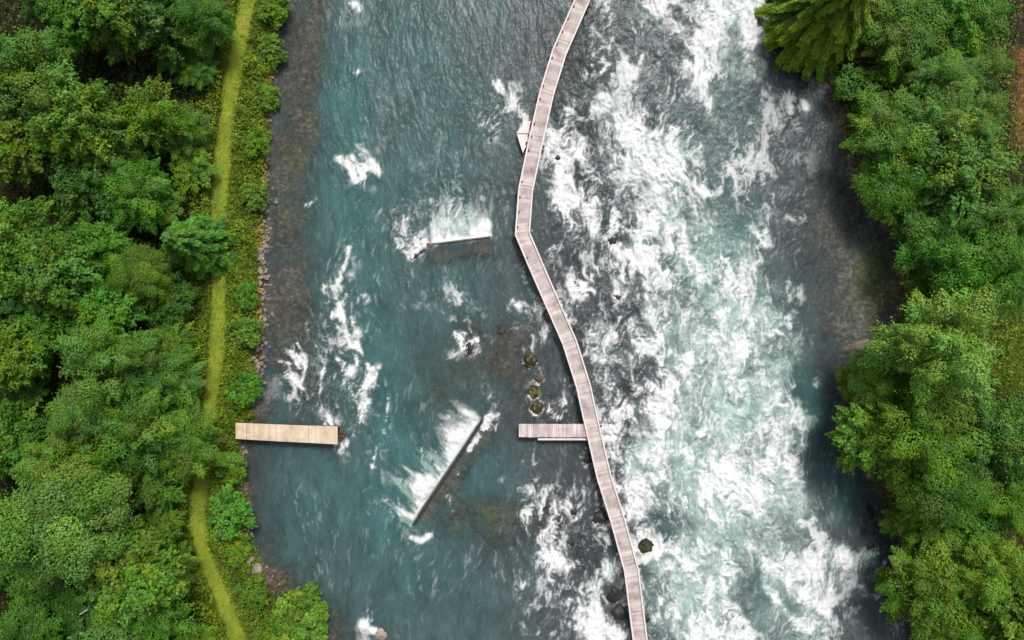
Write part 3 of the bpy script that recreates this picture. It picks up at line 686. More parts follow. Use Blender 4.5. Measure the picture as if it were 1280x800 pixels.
G1 = (1.0, 1.0, 1.0); GB = (1.3, 1.18, 1.1); GD = (.62, .72, .8); GY = (1.4, 1.2, .8); GP = (1.5, 1.32, 1.9); GC = (.8, .95, .85); GL = (1.15, 1.1, 1.4); GV = (.92, 1.12, .8); GO = (1.12, 1.0, .75)
LT = 'broadleaf trees of the wood beside the grass path'
TREES = [
 # px, py, r, variant, colour, height factor, label
 (66, -4, 36, 'maple0', GD, .9, 'dark broadleaf tree at the top left corner above the black gap'),
 (102, 26, 42, 'maple1', GV, .95, 'deep green maple-like tree just right of the top left corner, edging the dark gap'),
 (148, 8, 46, 'maple2', GB, 1.0, 'bright large-leaved tree cut by the top edge between two darker crowns'),
 (160, 50, 30, 'maple3', G1, .75, 'low large-leaved tree hanging over the long black gap in the wood'),
 (205, 22, 46, 'maple4', GD, .9, 'dusky crown at the top edge, second tree in from the grass path'),
 (252, 24, 40, 'alder0', GC, .9, 'blue-green crown beside the topmost stretch of grass path'),
 (226, 70, 26, 'alder1', G1, .6, 'small grey-green tree at the right end of the long black gap'),
 (250, 90, 24, 'alder2', GC, .55, 'small dark tree beside the grass path below the blue-green crown'),
 (26, 92, 62, 'alder3', GL, 1.2, 'tall pale crown below the black gap at the left edge'),
 (108, 152, 50, 'maple2', GB, 1.15, 'broad sunlit maple-like crown along the lower side of the long black gap'),
 (194, 146, 40, 'maple0', GY, 1.1, 'yellowish green crown at the lower right of the long black gap'),
 (30, 178, 52, 'maple3', GO, .9, 'olive drooping crown at the left edge below the tall pale crown'),
 (150, 200, 42, 'maple4', GL, .8, 'grey-green tree right of the dark hole inside the upper wood'),
 (232, 168, 34, 'alder1', G1, .6, 'rounded mid green tree a step left of the straight upper path'),
 (244, 214, 30, 'maple1', GY, .5, 'low yellow-green tree between the path and the wood, above the fine-needled pine'),
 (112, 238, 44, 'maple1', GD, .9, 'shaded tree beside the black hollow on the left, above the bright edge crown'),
 (172, 240, 42, 'alder2', GV, .85, 'fresh green tree left of the fine-needled pine, level with its top'),
 (205, 262, 30, 'maple3', GO, .6, 'small olive tree directly upper left of the fine-needled pine'),
 (28, 300, 52, 'maple0', GB, 1.1, 'bright leafy crown at the left edge under the black hollow'),
 (80, 340, 54, 'maple2', G1, 1.0, 'spreading large-leaved tree in the middle left, full of ragged sprays'),
 (132, 312, 42, 'maple4', GV, .85, 'vivid green crown midway between left edge and fine-needled pine'),
 (176, 346, 42, 'alder0', GO, .85, 'crown with tan flower heads below left of the fine-needled pine'),
 (216, 374, 34, 'maple1', GD, .6, 'shaded low tree under the fine-needled pine beside the path'),
 (140, 388, 44, 'maple3', GV, .9, 'lush green tree just above the small dark pit near the middle path'),
 (20, 384, 40, 'maple4', GD, .8, 'dim crown at the left edge above the yellowing tree'),
 (24, 446, 46, 'maple1', GY, 1.0, 'yellowing tree at the left edge, the yellowest crown of the wood'),
 (72, 410, 40, 'maple0', GV, .9, 'strong green crown right of and above the yellowing tree'),
 (128, 448, 56, 'alder3', GL, 1.15, 'soft pale green dome in the centre of the left wood'),
 (186, 466, 42, 'alder1', G1, .85, 'mid green tree touching the soft pale dome on its right'),
 (222, 478, 34, 'alder2', GL, .65, 'grey-green low tree against the path above the tan jetty'),
 (222, 424, 28, 'maple2', GO, .5, 'brownish low tree beside the path opposite the cobble line'),
 (44, 486, 26, 'maple3', GD, .7, 'dark little tree at the rim of the pit below the yellowing tree'),
 (110, 516, 44, 'alder0', GP, 1.05, 'pale silvery tree at the right rim of the pit below the yellowing tree'),
 (176, 536, 50, 'alder2', G1, 1.0, 'dense green crown level with the tan jetty, third in from its shore end'),
 (236, 553, 44, 'alder1', GB, .85, 'bright dense crown at the shore end of the tan jetty, covering the path'),
 (22, 552, 46, 'maple2', GC, .8, 'dark bluish crown at the left edge, level with the tan jetty'),
 (76, 578, 48, 'alder3', GB, .95, 'bright fluffy crown above the biggest pale crown'),
 (140, 592, 40, 'maple4', GV, .75, 'green crown between the biggest pale crown and the jetty trees'),
 (200, 604, 36, 'maple0', G1, .7, 'small tree right of the deep shadow notch, below the jetty trees'),
 (75, 658, 82, 'alder0', GP, 1.15, 'biggest pale crown of the left wood, finely leaved and nearly round'),
 (204, 656, 32, 'maple1', GO, .6, 'olive tree left of the path bend, beside the shadow notch'),
 (172, 712, 58, 'maple3', GB, 1.0, 'wide bright crown lower right of the biggest pale crown'),
 (216, 704, 32, 'alder2', GB, .6, 'bright little tree against the lower path bend'),
 (204, 762, 46, 'maple0', GV, .8, 'vivid broad crown near the bottom edge beside the lower path'),
 (248, 794, 24, 'alder3', GY, .45, 'yellow-green low crown at the bottom edge, close to the lower path'),
 (158, 786, 44, 'maple2', GL, .8, 'pale leafy crown at the bottom edge, next to the vivid broad crown'),
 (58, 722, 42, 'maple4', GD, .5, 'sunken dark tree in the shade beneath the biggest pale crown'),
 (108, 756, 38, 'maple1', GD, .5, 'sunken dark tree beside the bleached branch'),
 (36, 790, 48, 'dome0', GC, .9, 'smooth rounded green dome at the bottom left corner'),
 (6, 690, 40, 'dome1', GC, .7, 'smooth dark dome at the left edge below the biggest pale crown'),
]
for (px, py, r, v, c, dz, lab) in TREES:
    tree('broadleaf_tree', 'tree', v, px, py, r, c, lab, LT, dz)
RT = 'broadleaf trees of the wood on the rapids side'
RTREES = [
 (1135, 40, 52, 'alder1', GO, .6, 'low olive tree right of the big drooping spruce'),
 (1200, 24, 46, 'alder2', GV, .8, 'fresh green tree at the top edge beyond the drooping spruce'),
 (1212, 84, 36, 'alder3', G1, .8, 'mid green tree beside the rust-brown strip at the upper right'),
 (1176, 104, 42, 'alder0', GP, .95, 'silvery crown below the fresh green top edge tree'),
 (1118, 168, 52, 'alder1', GB, .75, 'bright low crown on the shore below the drooping spruce'),
 (1160, 158, 44, 'alder2', GP, 1.0, 'greyish silver crown overlooking the upper shore'),
 (1214, 160, 40, 'alder3', GL, .95, 'pale crown against the rust-brown strip, upper one of two'),
 (1124, 226, 54, 'alder0', GV, .6, 'rich green crown bulging over the river above the calm brown shallows'),
 (1196, 222, 54, 'maple2', GL, .9, 'mottled crown behind the rich green bulging one'),
 (1226, 276, 48, 'dome0', GL, 1.0, 'soft yellowish dome at the right edge above the olive clearing'),
 (1168, 298, 56, 'dome1', GC, .62, 'dark smooth green dome beside the calm brown shallows'),
 (1216, 336, 58, 'dome0', GV, 1.0, 'smooth mid green dome under the soft yellowish dome'),
 (1172, 366, 40, 'alder2', GO, .5, 'low olive tree at the point between calm shallows and the giant pale crown'),
 (1230, 378, 24, 'alder1', GD, .5, 'dark low tree on the upper rim of the olive clearing'),
 (1182, 440, 74, 'alder3', (1.8, 1.5, 2.1), 1.2, 'giant pale crown left of the olive clearing'),
 (1104, 478, 46, 'alder0', GB, .8, 'bright lumpy crown leaning out over the river below the sandy spit'),
 (1090, 542, 50, 'maple3', GB, .8, 'sunlit crown hanging farthest over the deep dark water'),
 (1150, 540, 62, 'alder1', GY, 1.05, 'yellow-green towering crown below the giant pale crown'),
 (1234, 548, 54, 'alder2', GL, 1.05, 'pale broad crown at the right edge below the olive clearing'),
 (1176, 606, 60, 'alder0', G1, .9, 'plain green crown below the yellow-green towering one'),
 (1150, 652, 42, 'alder3', GO, .65, 'olive crown on the shore beside the black rocks'),
 (1215, 652, 42, 'maple1', GV, .75, 'vivid grass-green crown deep in the lower right wood'),
 (1256, 622, 44, 'alder1', GY, .9, 'yellowish crown at the right edge above the dark hole'),
 (1170, 740, 58, 'alder2', GO, .85, 'olive green crown on the shore at the lower right'),
 (1228, 716, 52, 'alder3', GY, .95, 'yellow-green sprayed crown near the lower right corner'),
 (1262, 772, 54, 'maple4', GO, .9, 'olive large-leaved crown in the bottom right corner'),
 (1205, 796, 46, 'alder0', GB, .8, 'bright crown cut by the bottom edge, left of the corner tree'),
]
for (px, py, r, v, c, dz, lab) in RTREES:
    tree('broadleaf_tree', 'tree', v, px, py, r, c, lab, RT, dz)
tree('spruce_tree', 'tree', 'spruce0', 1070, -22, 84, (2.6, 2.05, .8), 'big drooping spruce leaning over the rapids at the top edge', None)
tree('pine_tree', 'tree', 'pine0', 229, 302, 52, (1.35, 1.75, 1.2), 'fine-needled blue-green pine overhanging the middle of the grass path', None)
SH = 'leafy shrubs along the river banks'
for (px, py, r, v, c, lab) in [
 (289, 640, 29, 'shrub0', (1.05, 1.28, 1.3), 'lush blue-green shrub on the lip of the bank just below the tan jetty'),
 (372, 778, 40, 'shrub1', GB, 'large bright shrub bulging into the river at the bottom edge'),
 (345, 800, 30, 'shrub2', GY, 'yellow-green shrub between the large bright shrub and the path end'),
 (306, 489, 21, 'shrub2', GV, 'round vivid shrub right above the tan jetty'),
 (312, 414, 19, 'shrub0', GB, 'bright shrub on the bank at the lower end of the cobble line'),
 (312, 372, 16, 'shrub1', GV, 'small green shrub beside the middle of the cobble line'),
 (320, 245, 17, 'shrub2', GB, 'shrub with large pale leaves at the upper end of the cobble line'),
 (322, 180, 17, 'shrub0', GY, 'yellowish shrub on the bank left of the brown shallows'),
 (330, 118, 17, 'shrub1', GY, 'yellow-green shrub over the brown shallows, upper stretch'),
 (338, 60, 19, 'shrub2', GB, 'bright shrub on the bank near the upper path'),
 (343, 12, 20, 'shrub0', GY, 'topmost yellow-green shrub between path and brown shallows'),
 (288, 582, 20, 'shrub1', GB, 'bright shrub tucked under the shore end of the tan jetty'),
 (300, 690, 17, 'shrub2', GY, 'yellowing shrub on the narrow strip beside the lower path'),
 (322, 738, 20, 'shrub0', GO, 'olive shrub where the lower bank swings out'),
 (1060, 108, 22, 'shrub1', GC, 'dark shrub at the foot of the drooping spruce'),
 (1085, 130, 24, 'shrub2', G1, 'green shrub on the rusty slope below the drooping spruce'),
 (1105, 95, 22, 'shrub0', GY, 'yellow shrub on the rusty slope right of the drooping spruce'),
 (1066, 478, 20, 'shrub1', GY, 'yellow-green shrub behind the sandy spit'),
 (1150, 395, 26, 'shrub2', GV, 'green shrub at the inner end of the calm brown shallows'),
]:
    tree('shrub', 'shrub', v, px, py, r, c, lab, SH)

# ------------------------------------------------------------------ undergrowth and grass (nobody could count it)
def scatter(name, n, region, zlo, zhi, size, rng, mat, tints, label, wid=.62, up=.9, clump=0):
    """region(k) gives candidate pixel positions (k,2)"""
    q = region(n); px, py = q[:, 0], q[:, 1]
    if clump:
        nn = samp(T_b, px / 1.2, py / 1.2)
    else: nn = np.zeros(len(px))
    gz = np.array([ground_z(a, b) for a, b in q])
    z = gz + rng.uniform(zlo, zhi, len(px)) * (1 + .55 * np.clip(nn, -1.2, 2)) * rng.uniform(.5, 1, len(px))
    pos = np.stack([(px - 640) / PPM, (400 - py) / PPM, z], 1)
    nr = np.array((0, 0, up)) + .55 * rng.standard_normal((len(px), 3))
    ti = np.array(tints)[rng.integers(0, len(tints), len(px))] * rng.uniform(.7, 1.3, (len(px), 1)) * (1 + .22 * np.clip(nn, -2, 2))[:, None]
    V, F = leaf_quads(pos, nr, size * rng.uniform(.6, 1.4, len(px)), rng, wid)
    o = link(name, np_mesh(name, V, F, [mat], False, {'leaf_tint': np.repeat(ti, 4, 0)}))
    tag(o, label, kind='stuff'); return o
rng = np.random.default_rng(77)
def path_x(py): return np.interp(py, pc[:, 1], pc[:, 0])
def reg_bank(n):
    py = rng.uniform(-60, 860, n); a = path_x(py) + 11 + rng.uniform(-2, 3, n); b = bank(py, BANK_L) - 3 + 5 * samp(T_b, py / 1.0, py * 0)
    t = rng.random(n); return np.stack([a + (np.maximum(b - a, 8)) * t, py], 1)
scatter('bank_undergrowth', 60000, reg_bank, .04, .55, .17, rng, M_ground_leaf, [(1, 1, 1), (1.3, 1.12, .9), (.8, 1, 1), (1.7, 1.2, .8), (.7, .85, .9), (1.1, 1.1, 1.6)], 'low leafy weeds crowding the strip between path and river', clump=1)
def reg_red(n):
    py = rng.uniform(-20, 500, n); b = bank(py, BANK_L); return np.stack([b - rng.uniform(0, 10, n), py], 1)
scatter('dry_weeds', 2600, reg_red, .05, .4, .15, rng, M_ground_leaf, [(2.6, 1.0, .5), (2.2, 1.3, .4), (3.0, 1.5, .9)], 'rust and yellow weeds at the foot of the left bank', clump=1)
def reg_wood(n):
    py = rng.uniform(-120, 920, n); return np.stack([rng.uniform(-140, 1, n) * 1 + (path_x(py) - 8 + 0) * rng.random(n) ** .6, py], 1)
scatter('forest_undergrowth', 70000, reg_wood, .05, 1.1, .26, rng, M_ground_leaf, [(.24, .28, .35), (.34, .34, .35), (.2, .25, .3), (.42, .35, .28)], 'ferns and seedlings on the floor of the left wood, shade painted into their leaves', clump=1)  # leaf tints darkened to stand for the shade between the crowns
def reg_edge(n):
    py = rng.uniform(-60, 860, n); return np.stack([path_x(py) - 11 - np.abs(rng.normal(0, 20, n)), py], 1)
scatter('path_edge_weeds', 26000, reg_edge, .04, .6, .19, rng, M_ground_leaf, [(1, 1, 1), (1.2, 1.05, 1), (.8, .9, 1), (1.5, 1.1, .8)], 'weeds and brambles along the wood side of the grass path', clump=1)
def reg_right(n):
    py = rng.uniform(-60, 860, n); b = bank(py, BANK_R); q = np.stack([b + 4 + rng.uniform(0, 1, n) ** 1.3 * (1400 - b), py], 1); x = q[:, 0]; return q[~((x > 1252) & (py > 405) & (py < 500) | (x > 1262) & (py < 260) & (rng.random(n) < .8))]
scatter('shore_undergrowth', 70000, reg_right, .04, .6, .20, rng, M_ground_leaf, [(.8, .85, .8), (1.1, 1, .8), (.6, .7, .8), (1.5, 1.1, .6)], 'mixed weeds under the trees of the rapids side', clump=1)
def reg_path(n):
    py = rng.uniform(-60, 860, n); s = np.where(rng.random(n) < .4, rng.uniform(-1, 1, n), np.sign(rng.standard_normal(n)) * rng.normal(1.05, .3, n)); return np.stack([path_x(py) + s * 13.0, py], 1)
scatter('path_grass', 60000, reg_path, .05, .13, .20, rng, M_grass, [(1, 1, 1), (.7, .85, 1), (1.15, 1.05, 1.6), (.5, .72, 1)], 'short olive grass covering the path', .16, .7)

def reg_clear(n):
    return np.stack([rng.uniform(1236, 1360, n), rng.normal(448, 26, n)], 1)
scatter('clearing_grass', 14000, reg_clear, .02, .2, .24, rng, M_grass, [(1, 1, 1), (.7, .9, 1), (.5, .75, 1)], 'rough green grass in the small clearing of the rapids side', .2, .7)

# ------------------------------------------------------------------ timber: bridge, platform, jetty, deflector, weirs
BR = [(741, -120), (734, -40), (727, 2), (699, 66), (683, 118), (669, 180), (657, 238), (653, 292), (669, 330), (690, 378), (712, 428), (729, 482), (741, 536), (755, 596), (772, 650), (789, 712), (800, 800), (806, 870), (812, 960)]
ZD = 1.0
bp = [P(x, y, ZD) for x, y in BR]
HWID = .66
bridge = empty('footbridge', (bp[8].x, bp[8].y, 0))
tag(bridge, 'long narrow kinked wooden footbridge crossing the river beside the rapids', 'footbridge')
off = Vector(bridge.location)
def nrm2(i):
    a = bp[max(i - 1, 0)]; b = bp[min(i + 1, len(bp) - 1)]; d0 = (bp[i] - a).normalized() if i > 0 else (b - bp[i]).normalized(); d1 = (b - bp[i]).normalized() if i < len(bp) - 1 else d0
    n = Vector((-(d0 + d1).y, (d0 + d1).x, 0)).normalized(); k = 1 / max(.5, n.dot(Vector((-d0.y, d0.x, 0)))); return n * k
rnd = random.Random(9)
for i in range(len(bp) - 1):
    a, b = bp[i] - off, bp[i + 1] - off; na, nb = nrm2(i), nrm2(i + 1)
    ln = (b - a).length; npl = int(ln / .15); mb = MB()
    for k in range(npl):
        t0, t1 = (k + .025) / npl, (k + .975) / npl
        h0 = rnd.uniform(-.004, .004); e0 = HWID + rnd.uniform(-.012, .012); e1 = HWID + rnd.uniform(-.012, .012)
        q = []
        for t, (sa) in ((t0, -1), (t0, 1), (t1, 1), (t1, -1)):
            c = a.lerp(b, t); n = na.lerp(nb, t); q.append(c + n * (e0 if sa < 0 else e1) * sa)
        mb.hexa([x + Vector((0, 0, -.05 + h0)) for x in q] + [x + Vector((0, 0, h0)) for x in q])
    mb.build('deck_panel', M_deck, bridge)
    for s in (-1, 1):
        mb = MB(); hh = .14 if s > 0 else .18
        o0, o1 = (HWID - .13) * s, HWID * s
        lo = [a + na * o0, a + na * o1, b + nb * o1, b + nb * o0]
        d = (b - a).normalized() * .012
        lo = [lo[0] + d, lo[1] + d, lo[2] - d, lo[3] - d]
        mb.hexa([x + Vector((0, 0, .055)) for x in lo] + [x + Vector((0, 0, hh)) for x in lo])
        nblk = max(2, int(ln / 1.1))
        for k in range(nblk):
            t = (k + .5) / nblk; c = a.lerp(b, t) + na.lerp(nb, t) * (HWID - .065) * s; dd = (b - a).normalized() * .09
            mb.beam(c - dd + Vector((0, 0, .03)), c + dd + Vector((0, 0, .03)), .11, .045)
        mb.build('kerb_rail', M_kerb, bridge)
        if i < 9:    # bracket heads along the upper stretch
            pass
        g = MB(); c0 = a + na * (HWID - .22) * s; c1 = b + nb * (HWID - .22) * s
        g.beam(c0 + d + Vector((0, 0, -.16)), c1 - d + Vector((0, 0, -.16)), .12, .2); g.build('joist', M_under, bridge)
    if 0 < i:
        cb = MB(); cb.beam(a - na * .85 + Vector((0, 0, -.35)), a + na * .85 + Vector((0, 0, -.35)), .2, .18); cb.build('cross_beam', M_under, bridge)
        for s in (-1, 1):
            pl = MB(); c = a + na * .6 * s; pl.tube([c + Vector((0, 0, -2.9)), c + Vector((0, 0, -.44))], [.13, .12], 10); pl.build('pile', M_under, bridge)
# bolt brackets seen as dark marks on the upper stretch
for i in range(2, 8):
    a, b = bp[i] - off, bp[i + 1] - off; na, nb = nrm2(i), nrm2(i + 1); n = int((b - a).length / 1.05)
    for k in range(n):
        if rnd.random() < .25: continue
        t = (k + .5) / n; c = a.lerp(b, t) + na.lerp(nb, t) * (HWID - .21) * -1; d = (b - a).normalized() * .1
        br = MB(); br.beam(c - d + Vector((0, 0, .03)), c + d + Vector((0, 0, .03)),   .11, .05); br.build('bracket', M_under, bridge)

# side platform beside the bridge
A0 = P(648.5, 530, .95); A1 = P(735, 530.5, .95); B0 = P(649, 546.5, .95)
pf = empty('side_platform', (A0.x, A0.y, 0)); tag(pf, 'short grey-pink plank platform standing out from the footbridge into the calm water', 'platform')
off = Vector(pf.location)
mb = MB(); W = A1.x - A0.x - .08; Hh = A0.y - B0.y; npl = 38
for k in range(npl):
    x0, x1 = W * (k + .05) / npl, W * (k + .95) / npl; h = rnd.uniform(-.006, .006); e = rnd.uniform(-.025, .025)
    q = [(x0, -Hh + e, 0), (x1, -Hh + e, 0), (x1, e * .5, 0), (x0, e * .5, 0)]
    mb.hexa([Vector(c) + Vector((0, 0, .90 + h)) for c in q] + [Vector(c) + Vector((0, 0, .95 + h)) for c in q])
mb.build('deck', mat_noise('platform_planks', [(0.3, (0.42, 0.355, 0.34)), (0.55, (0.60, 0.525, 0.51)), (0.75, (0.70, 0.63, 0.61))], 1.6, 0.75, 0.2, 0.01, 0.24), pf)
mb = MB(); mb.beam((W * .28, -Hh - .2, .74), (W, -Hh - .2, .74), .2, .06); mb.build('edge_board', M_kerb, pf)
mb = MB(); mb.beam((W * .02, -Hh - .02, .82), (W, -Hh - .02, .82), .07, .14); mb.beam((W * .02, -.06, .82), (W, -.06, .82), .07, .14); mb.build('joist', M_under, pf)
for x, y in ((.15, -.15), (.15, -Hh + .1), (W * .5, -.15), (W * .5, -Hh + .1), (W * .92, -Hh + .1)):
    mb = MB(); mb.tube([(x, y, -2), (x, y, .86)], [.12, .11], 10); mb.build('pile', M_under, pf)
for k in range(5):
    x = W * (.32 + .14 * k); mb = MB(); mb.beam((x, -Hh - .1, .70), (x + .16, -Hh - .1, .70), .12, .1); mb.build('bracket', M_under, pf)

# deflector box against the bridge
zt = .62
d_pts = [(645.5, 166.5), (656.5, 150.5), (663.5, 151.5), (660.5, 166.8)]
e_pts = [(646, 167.6), (659.5, 167.8), (660, 178), (653.5, 191.5)]
df0 = P(653, 168); df = empty('flow_deflector', (df0.x, df0.y, 0)); tag(df, 'pale wedge-shaped timber deflector box against the upper footbridge', 'deflector')
for nm, pts in (('upper_lid', d_pts), ('lower_lid', e_pts)):
    q = [P(x, y, zt) - Vector((df0.x, df0.y, 0)) for x, y in pts]
    mb = MB(); mb.prism([v - Vector((0, 0, .08)) for v in q], list(q)); mb.build(nm, M_kerb, df, .01)
oq = [P(x, y, zt) - Vector((df0.x, df0.y, 0)) for x, y in [(646.3, 167), (656.6, 151.6), (661.6, 153), (659, 178), (653.5, 190.2)]]
mb = MB(); mb.prism([Vector((v.x, v.y, -1.4)) for v in oq], [Vector((v.x, v.y, zt - .085)) for v in oq]); mb.build('box_wall', M_under, df)
for k, (x, y) in enumerate(((664, 155), (662, 172))):
    mb = MB(); c = P(x, y, .5) - Vector((df0.x, df0.y, 0)); mb.tube([Vector((c.x, c.y, -1.5)), Vector((c.x, c.y, .72))], [.1, .1], 9); mb.build('post', M_rusty, df)

# tan jetty on the left bank
JP = [((294, 528.5), (294, 548.5)), ((308, 529), (308, 549.3)), ((336, 530.2), (336, 551)), ((385, 532), (385, 553.5)), ((422, 533), (422, 555.5))]
ZJ = 1.15
j0 = P(300, 540); jt = empty('jetty', (j0.x, j0.y, 0)); tag(jt, 'tan plank jetty reaching from the leafy left bank into the river', 'jetty'); off = Vector(jt.location)
for i in range(len(JP) - 1):
    a0, a1 = P(*JP[i][0], ZJ) - off, P(*JP[i][1], ZJ) - off; b0, b1 = P(*JP[i + 1][0], ZJ) - off, P(*JP[i + 1][1], ZJ) - off
    mb = MB(); ln = (b0 - a0).length; npl = max(3, int(ln / .14))
    for k in range(npl):
        t0, t1 = (k + .022 + (.2 if k == 0 else 0)) / npl, (k + .978) / npl; h = Vector((0, 0, rnd.uniform(-.003, .003)))
        q = [a1.lerp(b1, t0), a1.lerp(b1, t1), a0.lerp(b0, t1), a0.lerp(b0, t0)]
        mb.hexa([x + h - Vector((0, 0, .05)) for x in q] + [x + h for x in q])
    mb.build('deck_panel', M_jetty, jt)
for s in (0, 1):
    for i in range(len(JP) - 1):
        a, b = P(*JP[i][s], ZJ) - off, P(*JP[i + 1][s], ZJ) - off; ins = Vector((0, -.045 if s == 0 else .045, -.19)); d = (b - a).normalized() * .004
        mb = MB(); mb.beam(a + ins + d, b + ins - d, .09, .26); mb.build('side_beam_or_shade_bar', M_rusty, jt)
for i in (1, 2, 3, 4):
    for s in (0, 1):
        c = P(*JP[i][s], ZJ) - off; y = c.y + (-.25 if s == 0 else .25); x = c.x - (.2 if i == 4 else 0)
        mb = MB(); mb.tube([(x, y, -1.8), (x, y, ZJ - .06)], [.13, .12], 10); mb.build('pile', M_rusty, jt)
c = P(427.5, 544.5, .35); fp = empty('mooring_pile', (c.x, c.y, 0)); tag(fp, 'cluster of short rust-brown posts at the river end of the tan jetty', 'mooring post')
for k, (x, y, hh) in enumerate(((-.05, .3, .3), (.02, -.05, .45), (-.12, -.35, .25), (.24, .12, .2))):
    mb = MB(); mb.tube([(x, y, -1.8), (x, y, hh - .03), (x, y, hh)], [.19, .18, .14], 10); mb.build('post', M_rusty, fp)

# low timber weirs
w0, w1 = P(536.5, 305.5, .12), P(613, 296, .12)
we = empty('straight_weir', (w0.x, w0.y, 0)); tag(we, 'low timber weir with brown plank apron and a straight curtain of white water', 'weir'); off = Vector((w0.x, w0.y, 0))
a, b = w0 - off, w1 - off
mb = MB(); mb.beam(a, b, .14, .24); mb.build('sill_beam', M_apron, we, .02)
mb = MB(); dn = Vector((.12, -1, 0)).normalized()
for k in range(24):
    t0, t1 = (k + .06) / 24, (k + .94) / 24; l = 1.25 + rnd.uniform(-.2, .25) + .3 * math.sin(k * .3)
    p0, p1 = a.lerp(b, t0) + dn * .11, a.lerp(b, t1) + dn * .11; zt = .02 + rnd.uniform(-.04, .04); zb = -.2
    q = [p0 + dn * l, p1 + dn * l, p1, p0]
    mb.hexa([Vector((v.x, v.y, -.45)) for v in q] + [Vector((q[0].x, q[0].y, zb)), Vector((q[1].x, q[1].y, zb)), Vector((q[2].x, q[2].y, zt)), Vector((q[3].x, q[3].y, zt))])
mb.build('apron', M_apron, we)
for x, y in ((-.1, .02), (.12, -.12)):
    mb = MB(); mb.tube([(x, y, -1), (x, y, .34)], [.13, .12], 9); mb.build('post', mat_noise('orange_stained_wood', [(.3, (.12, .05, .015)), (.7, (.30, .14, .04))], 4, .7), we)
mb = MB(); mb.beam(P(514, 324, -.12) - off, P(531, 311, -.06) - off, .35, .35); mb.build('side_beam_or_shade_bar', M_wetbeam, we, .04)  # dark bar laid in for the shadow along the foam edge, not timber

w0, w1 = P(517.5, 655.5, .2), P(603, 525.5, .2)
we = empty('slanting_weir', (w0.x, w0.y, 0)); tag(we, 'slanting dark beam weir with white water spreading off one side', 'weir'); off = Vector((w0.x, w0.y, 0))
a, b = w0 - off, w1 - off
mb = MB(); mb.beam(a, b, .22, .3); mb.build('sill_beam', M_wetbeam, we, .02)
mb = MB(); dn = Vector((.78, -.62, 0)).normalized()
for k in range(34):
    t0, t1 = (k + .05) / 34, (k + .95) / 34; l = 1.1 + rnd.uniform(-.35, .35) + .35 * math.sin(k * .45 + 1)
    p0, p1 = a.lerp(b, t0) + dn * .11, a.lerp(b, t1) + dn * .11; zt = -.05 + rnd.uniform(-.12, .07)
    q = [p0 + dn * l, p1 + dn * l, p1, p0]
    mb.hexa([Vector((v.x, v.y, -.5)) for v in q] + [Vector((q[0].x, q[0].y, -.22)), Vector((q[1].x, q[1].y, -.22)), Vector((q[2].x, q[2].y, zt)), Vector((q[3].x, q[3].y, zt))])
mb.build('apron', M_apron, we)

# ------------------------------------------------------------------ rocks
def rock_mesh(seed, mat, sub=3, facet=.74):
    bm = bmesh.new(); bmesh.ops.create_icosphere(bm, subdivisions=sub, radius=1)
    r = random.Random(seed); o = Vector((r.uniform(0, 50), r.uniform(0, 50), r.uniform(0, 50))); sq = [Vector((r.gauss(0, 1), r.gauss(0, 1), r.gauss(0, 1))).normalized() for _ in range(7)]
    for v in bm.verts:
        d = v.co.normalized(); m = 1.0
        for s in sq: m = min(m, facet / max(.3, d.dot(s)) if d.dot(s) > facet else 1.0)
        v.co = d * m * (1 + .24 * mnoise.noise(d * 1.4 + o) + .10 * mnoise.noise(d * 3.5 + o) + .05 * mnoise.noise(d * 8 + o)); v.co.z *= .68
    me = bpy.data.meshes.new('rock'); bm.to_mesh(me); bm.free(); me.materials.append(mat)
    me.polygons.foreach_set('use_smooth', [True] * len(me.polygons)); return me
RK = {k: [rock_mesh(i * 7 + j, m, 4 if k in ('moss', 'dmoss', 'dark') else 3, .84 if k in ('moss', 'dmoss') else .78) for j in range(4)] for i, (k, m) in enumerate((('dark', M_rock), ('stone', M_stone), ('moss', M_moss), ('dmoss', M_dark_moss), ('pink', M_pink), ('brown', M_brown)))}
def rock(kind, px, py, r, top, label, cat='rock', group=None, name='boulder', asp=1.0):
    rd = random.Random(int(px * 31 + py * 17)); R = r / PPM
    q = P(px, py, max(top, 0)); o = link(name, RK[kind][rd.randrange(4)])
    o.scale = (R * asp, R / asp, R); o.location = (q.x, q.y, top - .62 * R); o.rotation_euler = (rd.uniform(-.15, .15), rd.uniform(-.15, .15), rd.uniform(0, 6.28))
    tag(o, label, cat, group); return o
MG = 'mossy boulders in the calm pool'
rock('moss', 662, 451, 9, .38, 'bright mossy boulder, uppermost and largest in the calm pool', group=MG, name='mossy_boulder')
rock('brown', 674, 474, 6, .2, 'bare brown boulder among the mossy ones in the calm pool', group=MG)
rock('moss', 668, 489.5, 8, .36, 'yellow-green mossy boulder in the middle of the calm pool', group=MG, name='mossy_boulder')
rock('moss', 670, 511, 8.5, .32, 'dark-sided mossy boulder just above the side platform', group=MG, name='mossy_boulder')
rock('dmoss', 660, 491, 5, .1, 'small half-sunken mossy stone beside the yellow-green boulder', group=MG, name='mossy_boulder')
rock('dmoss', 627, 413, 7, .03, 'dim sunken olive boulder, the mossy one farthest from the side platform', group=MG, name='mossy_boulder')
rock('dmoss', 809, 684, 9.5, .42, 'dark olive boulder ringed by white foam just right of the footbridge', name='mossy_boulder')
RP = 'dark boulders in the rapids'
for (px, py, r, top, asp, lab) in RAPID_ROCKS:
    rock('dark', px, py, r, top * .4, lab, group=RP, asp=asp)
rock('pink', 475, 795, 8, .3, 'pinkish boulder alone in the shallows at the bottom edge')
rock('pink', 1072, 434, 16, .12, 'pale sandy slab at the tip of the calm brown shallows', asp=1.5)
rock('stone', 320, 713, 7, .9, 'pale purple-grey stone at the waterline beside the lower path', group='pale stones at the lower waterline')
rock('pink', 310, 700, 6, .9, 'pinkish stone just above the purple-grey stone at the waterline', group='pale stones at the lower waterline')
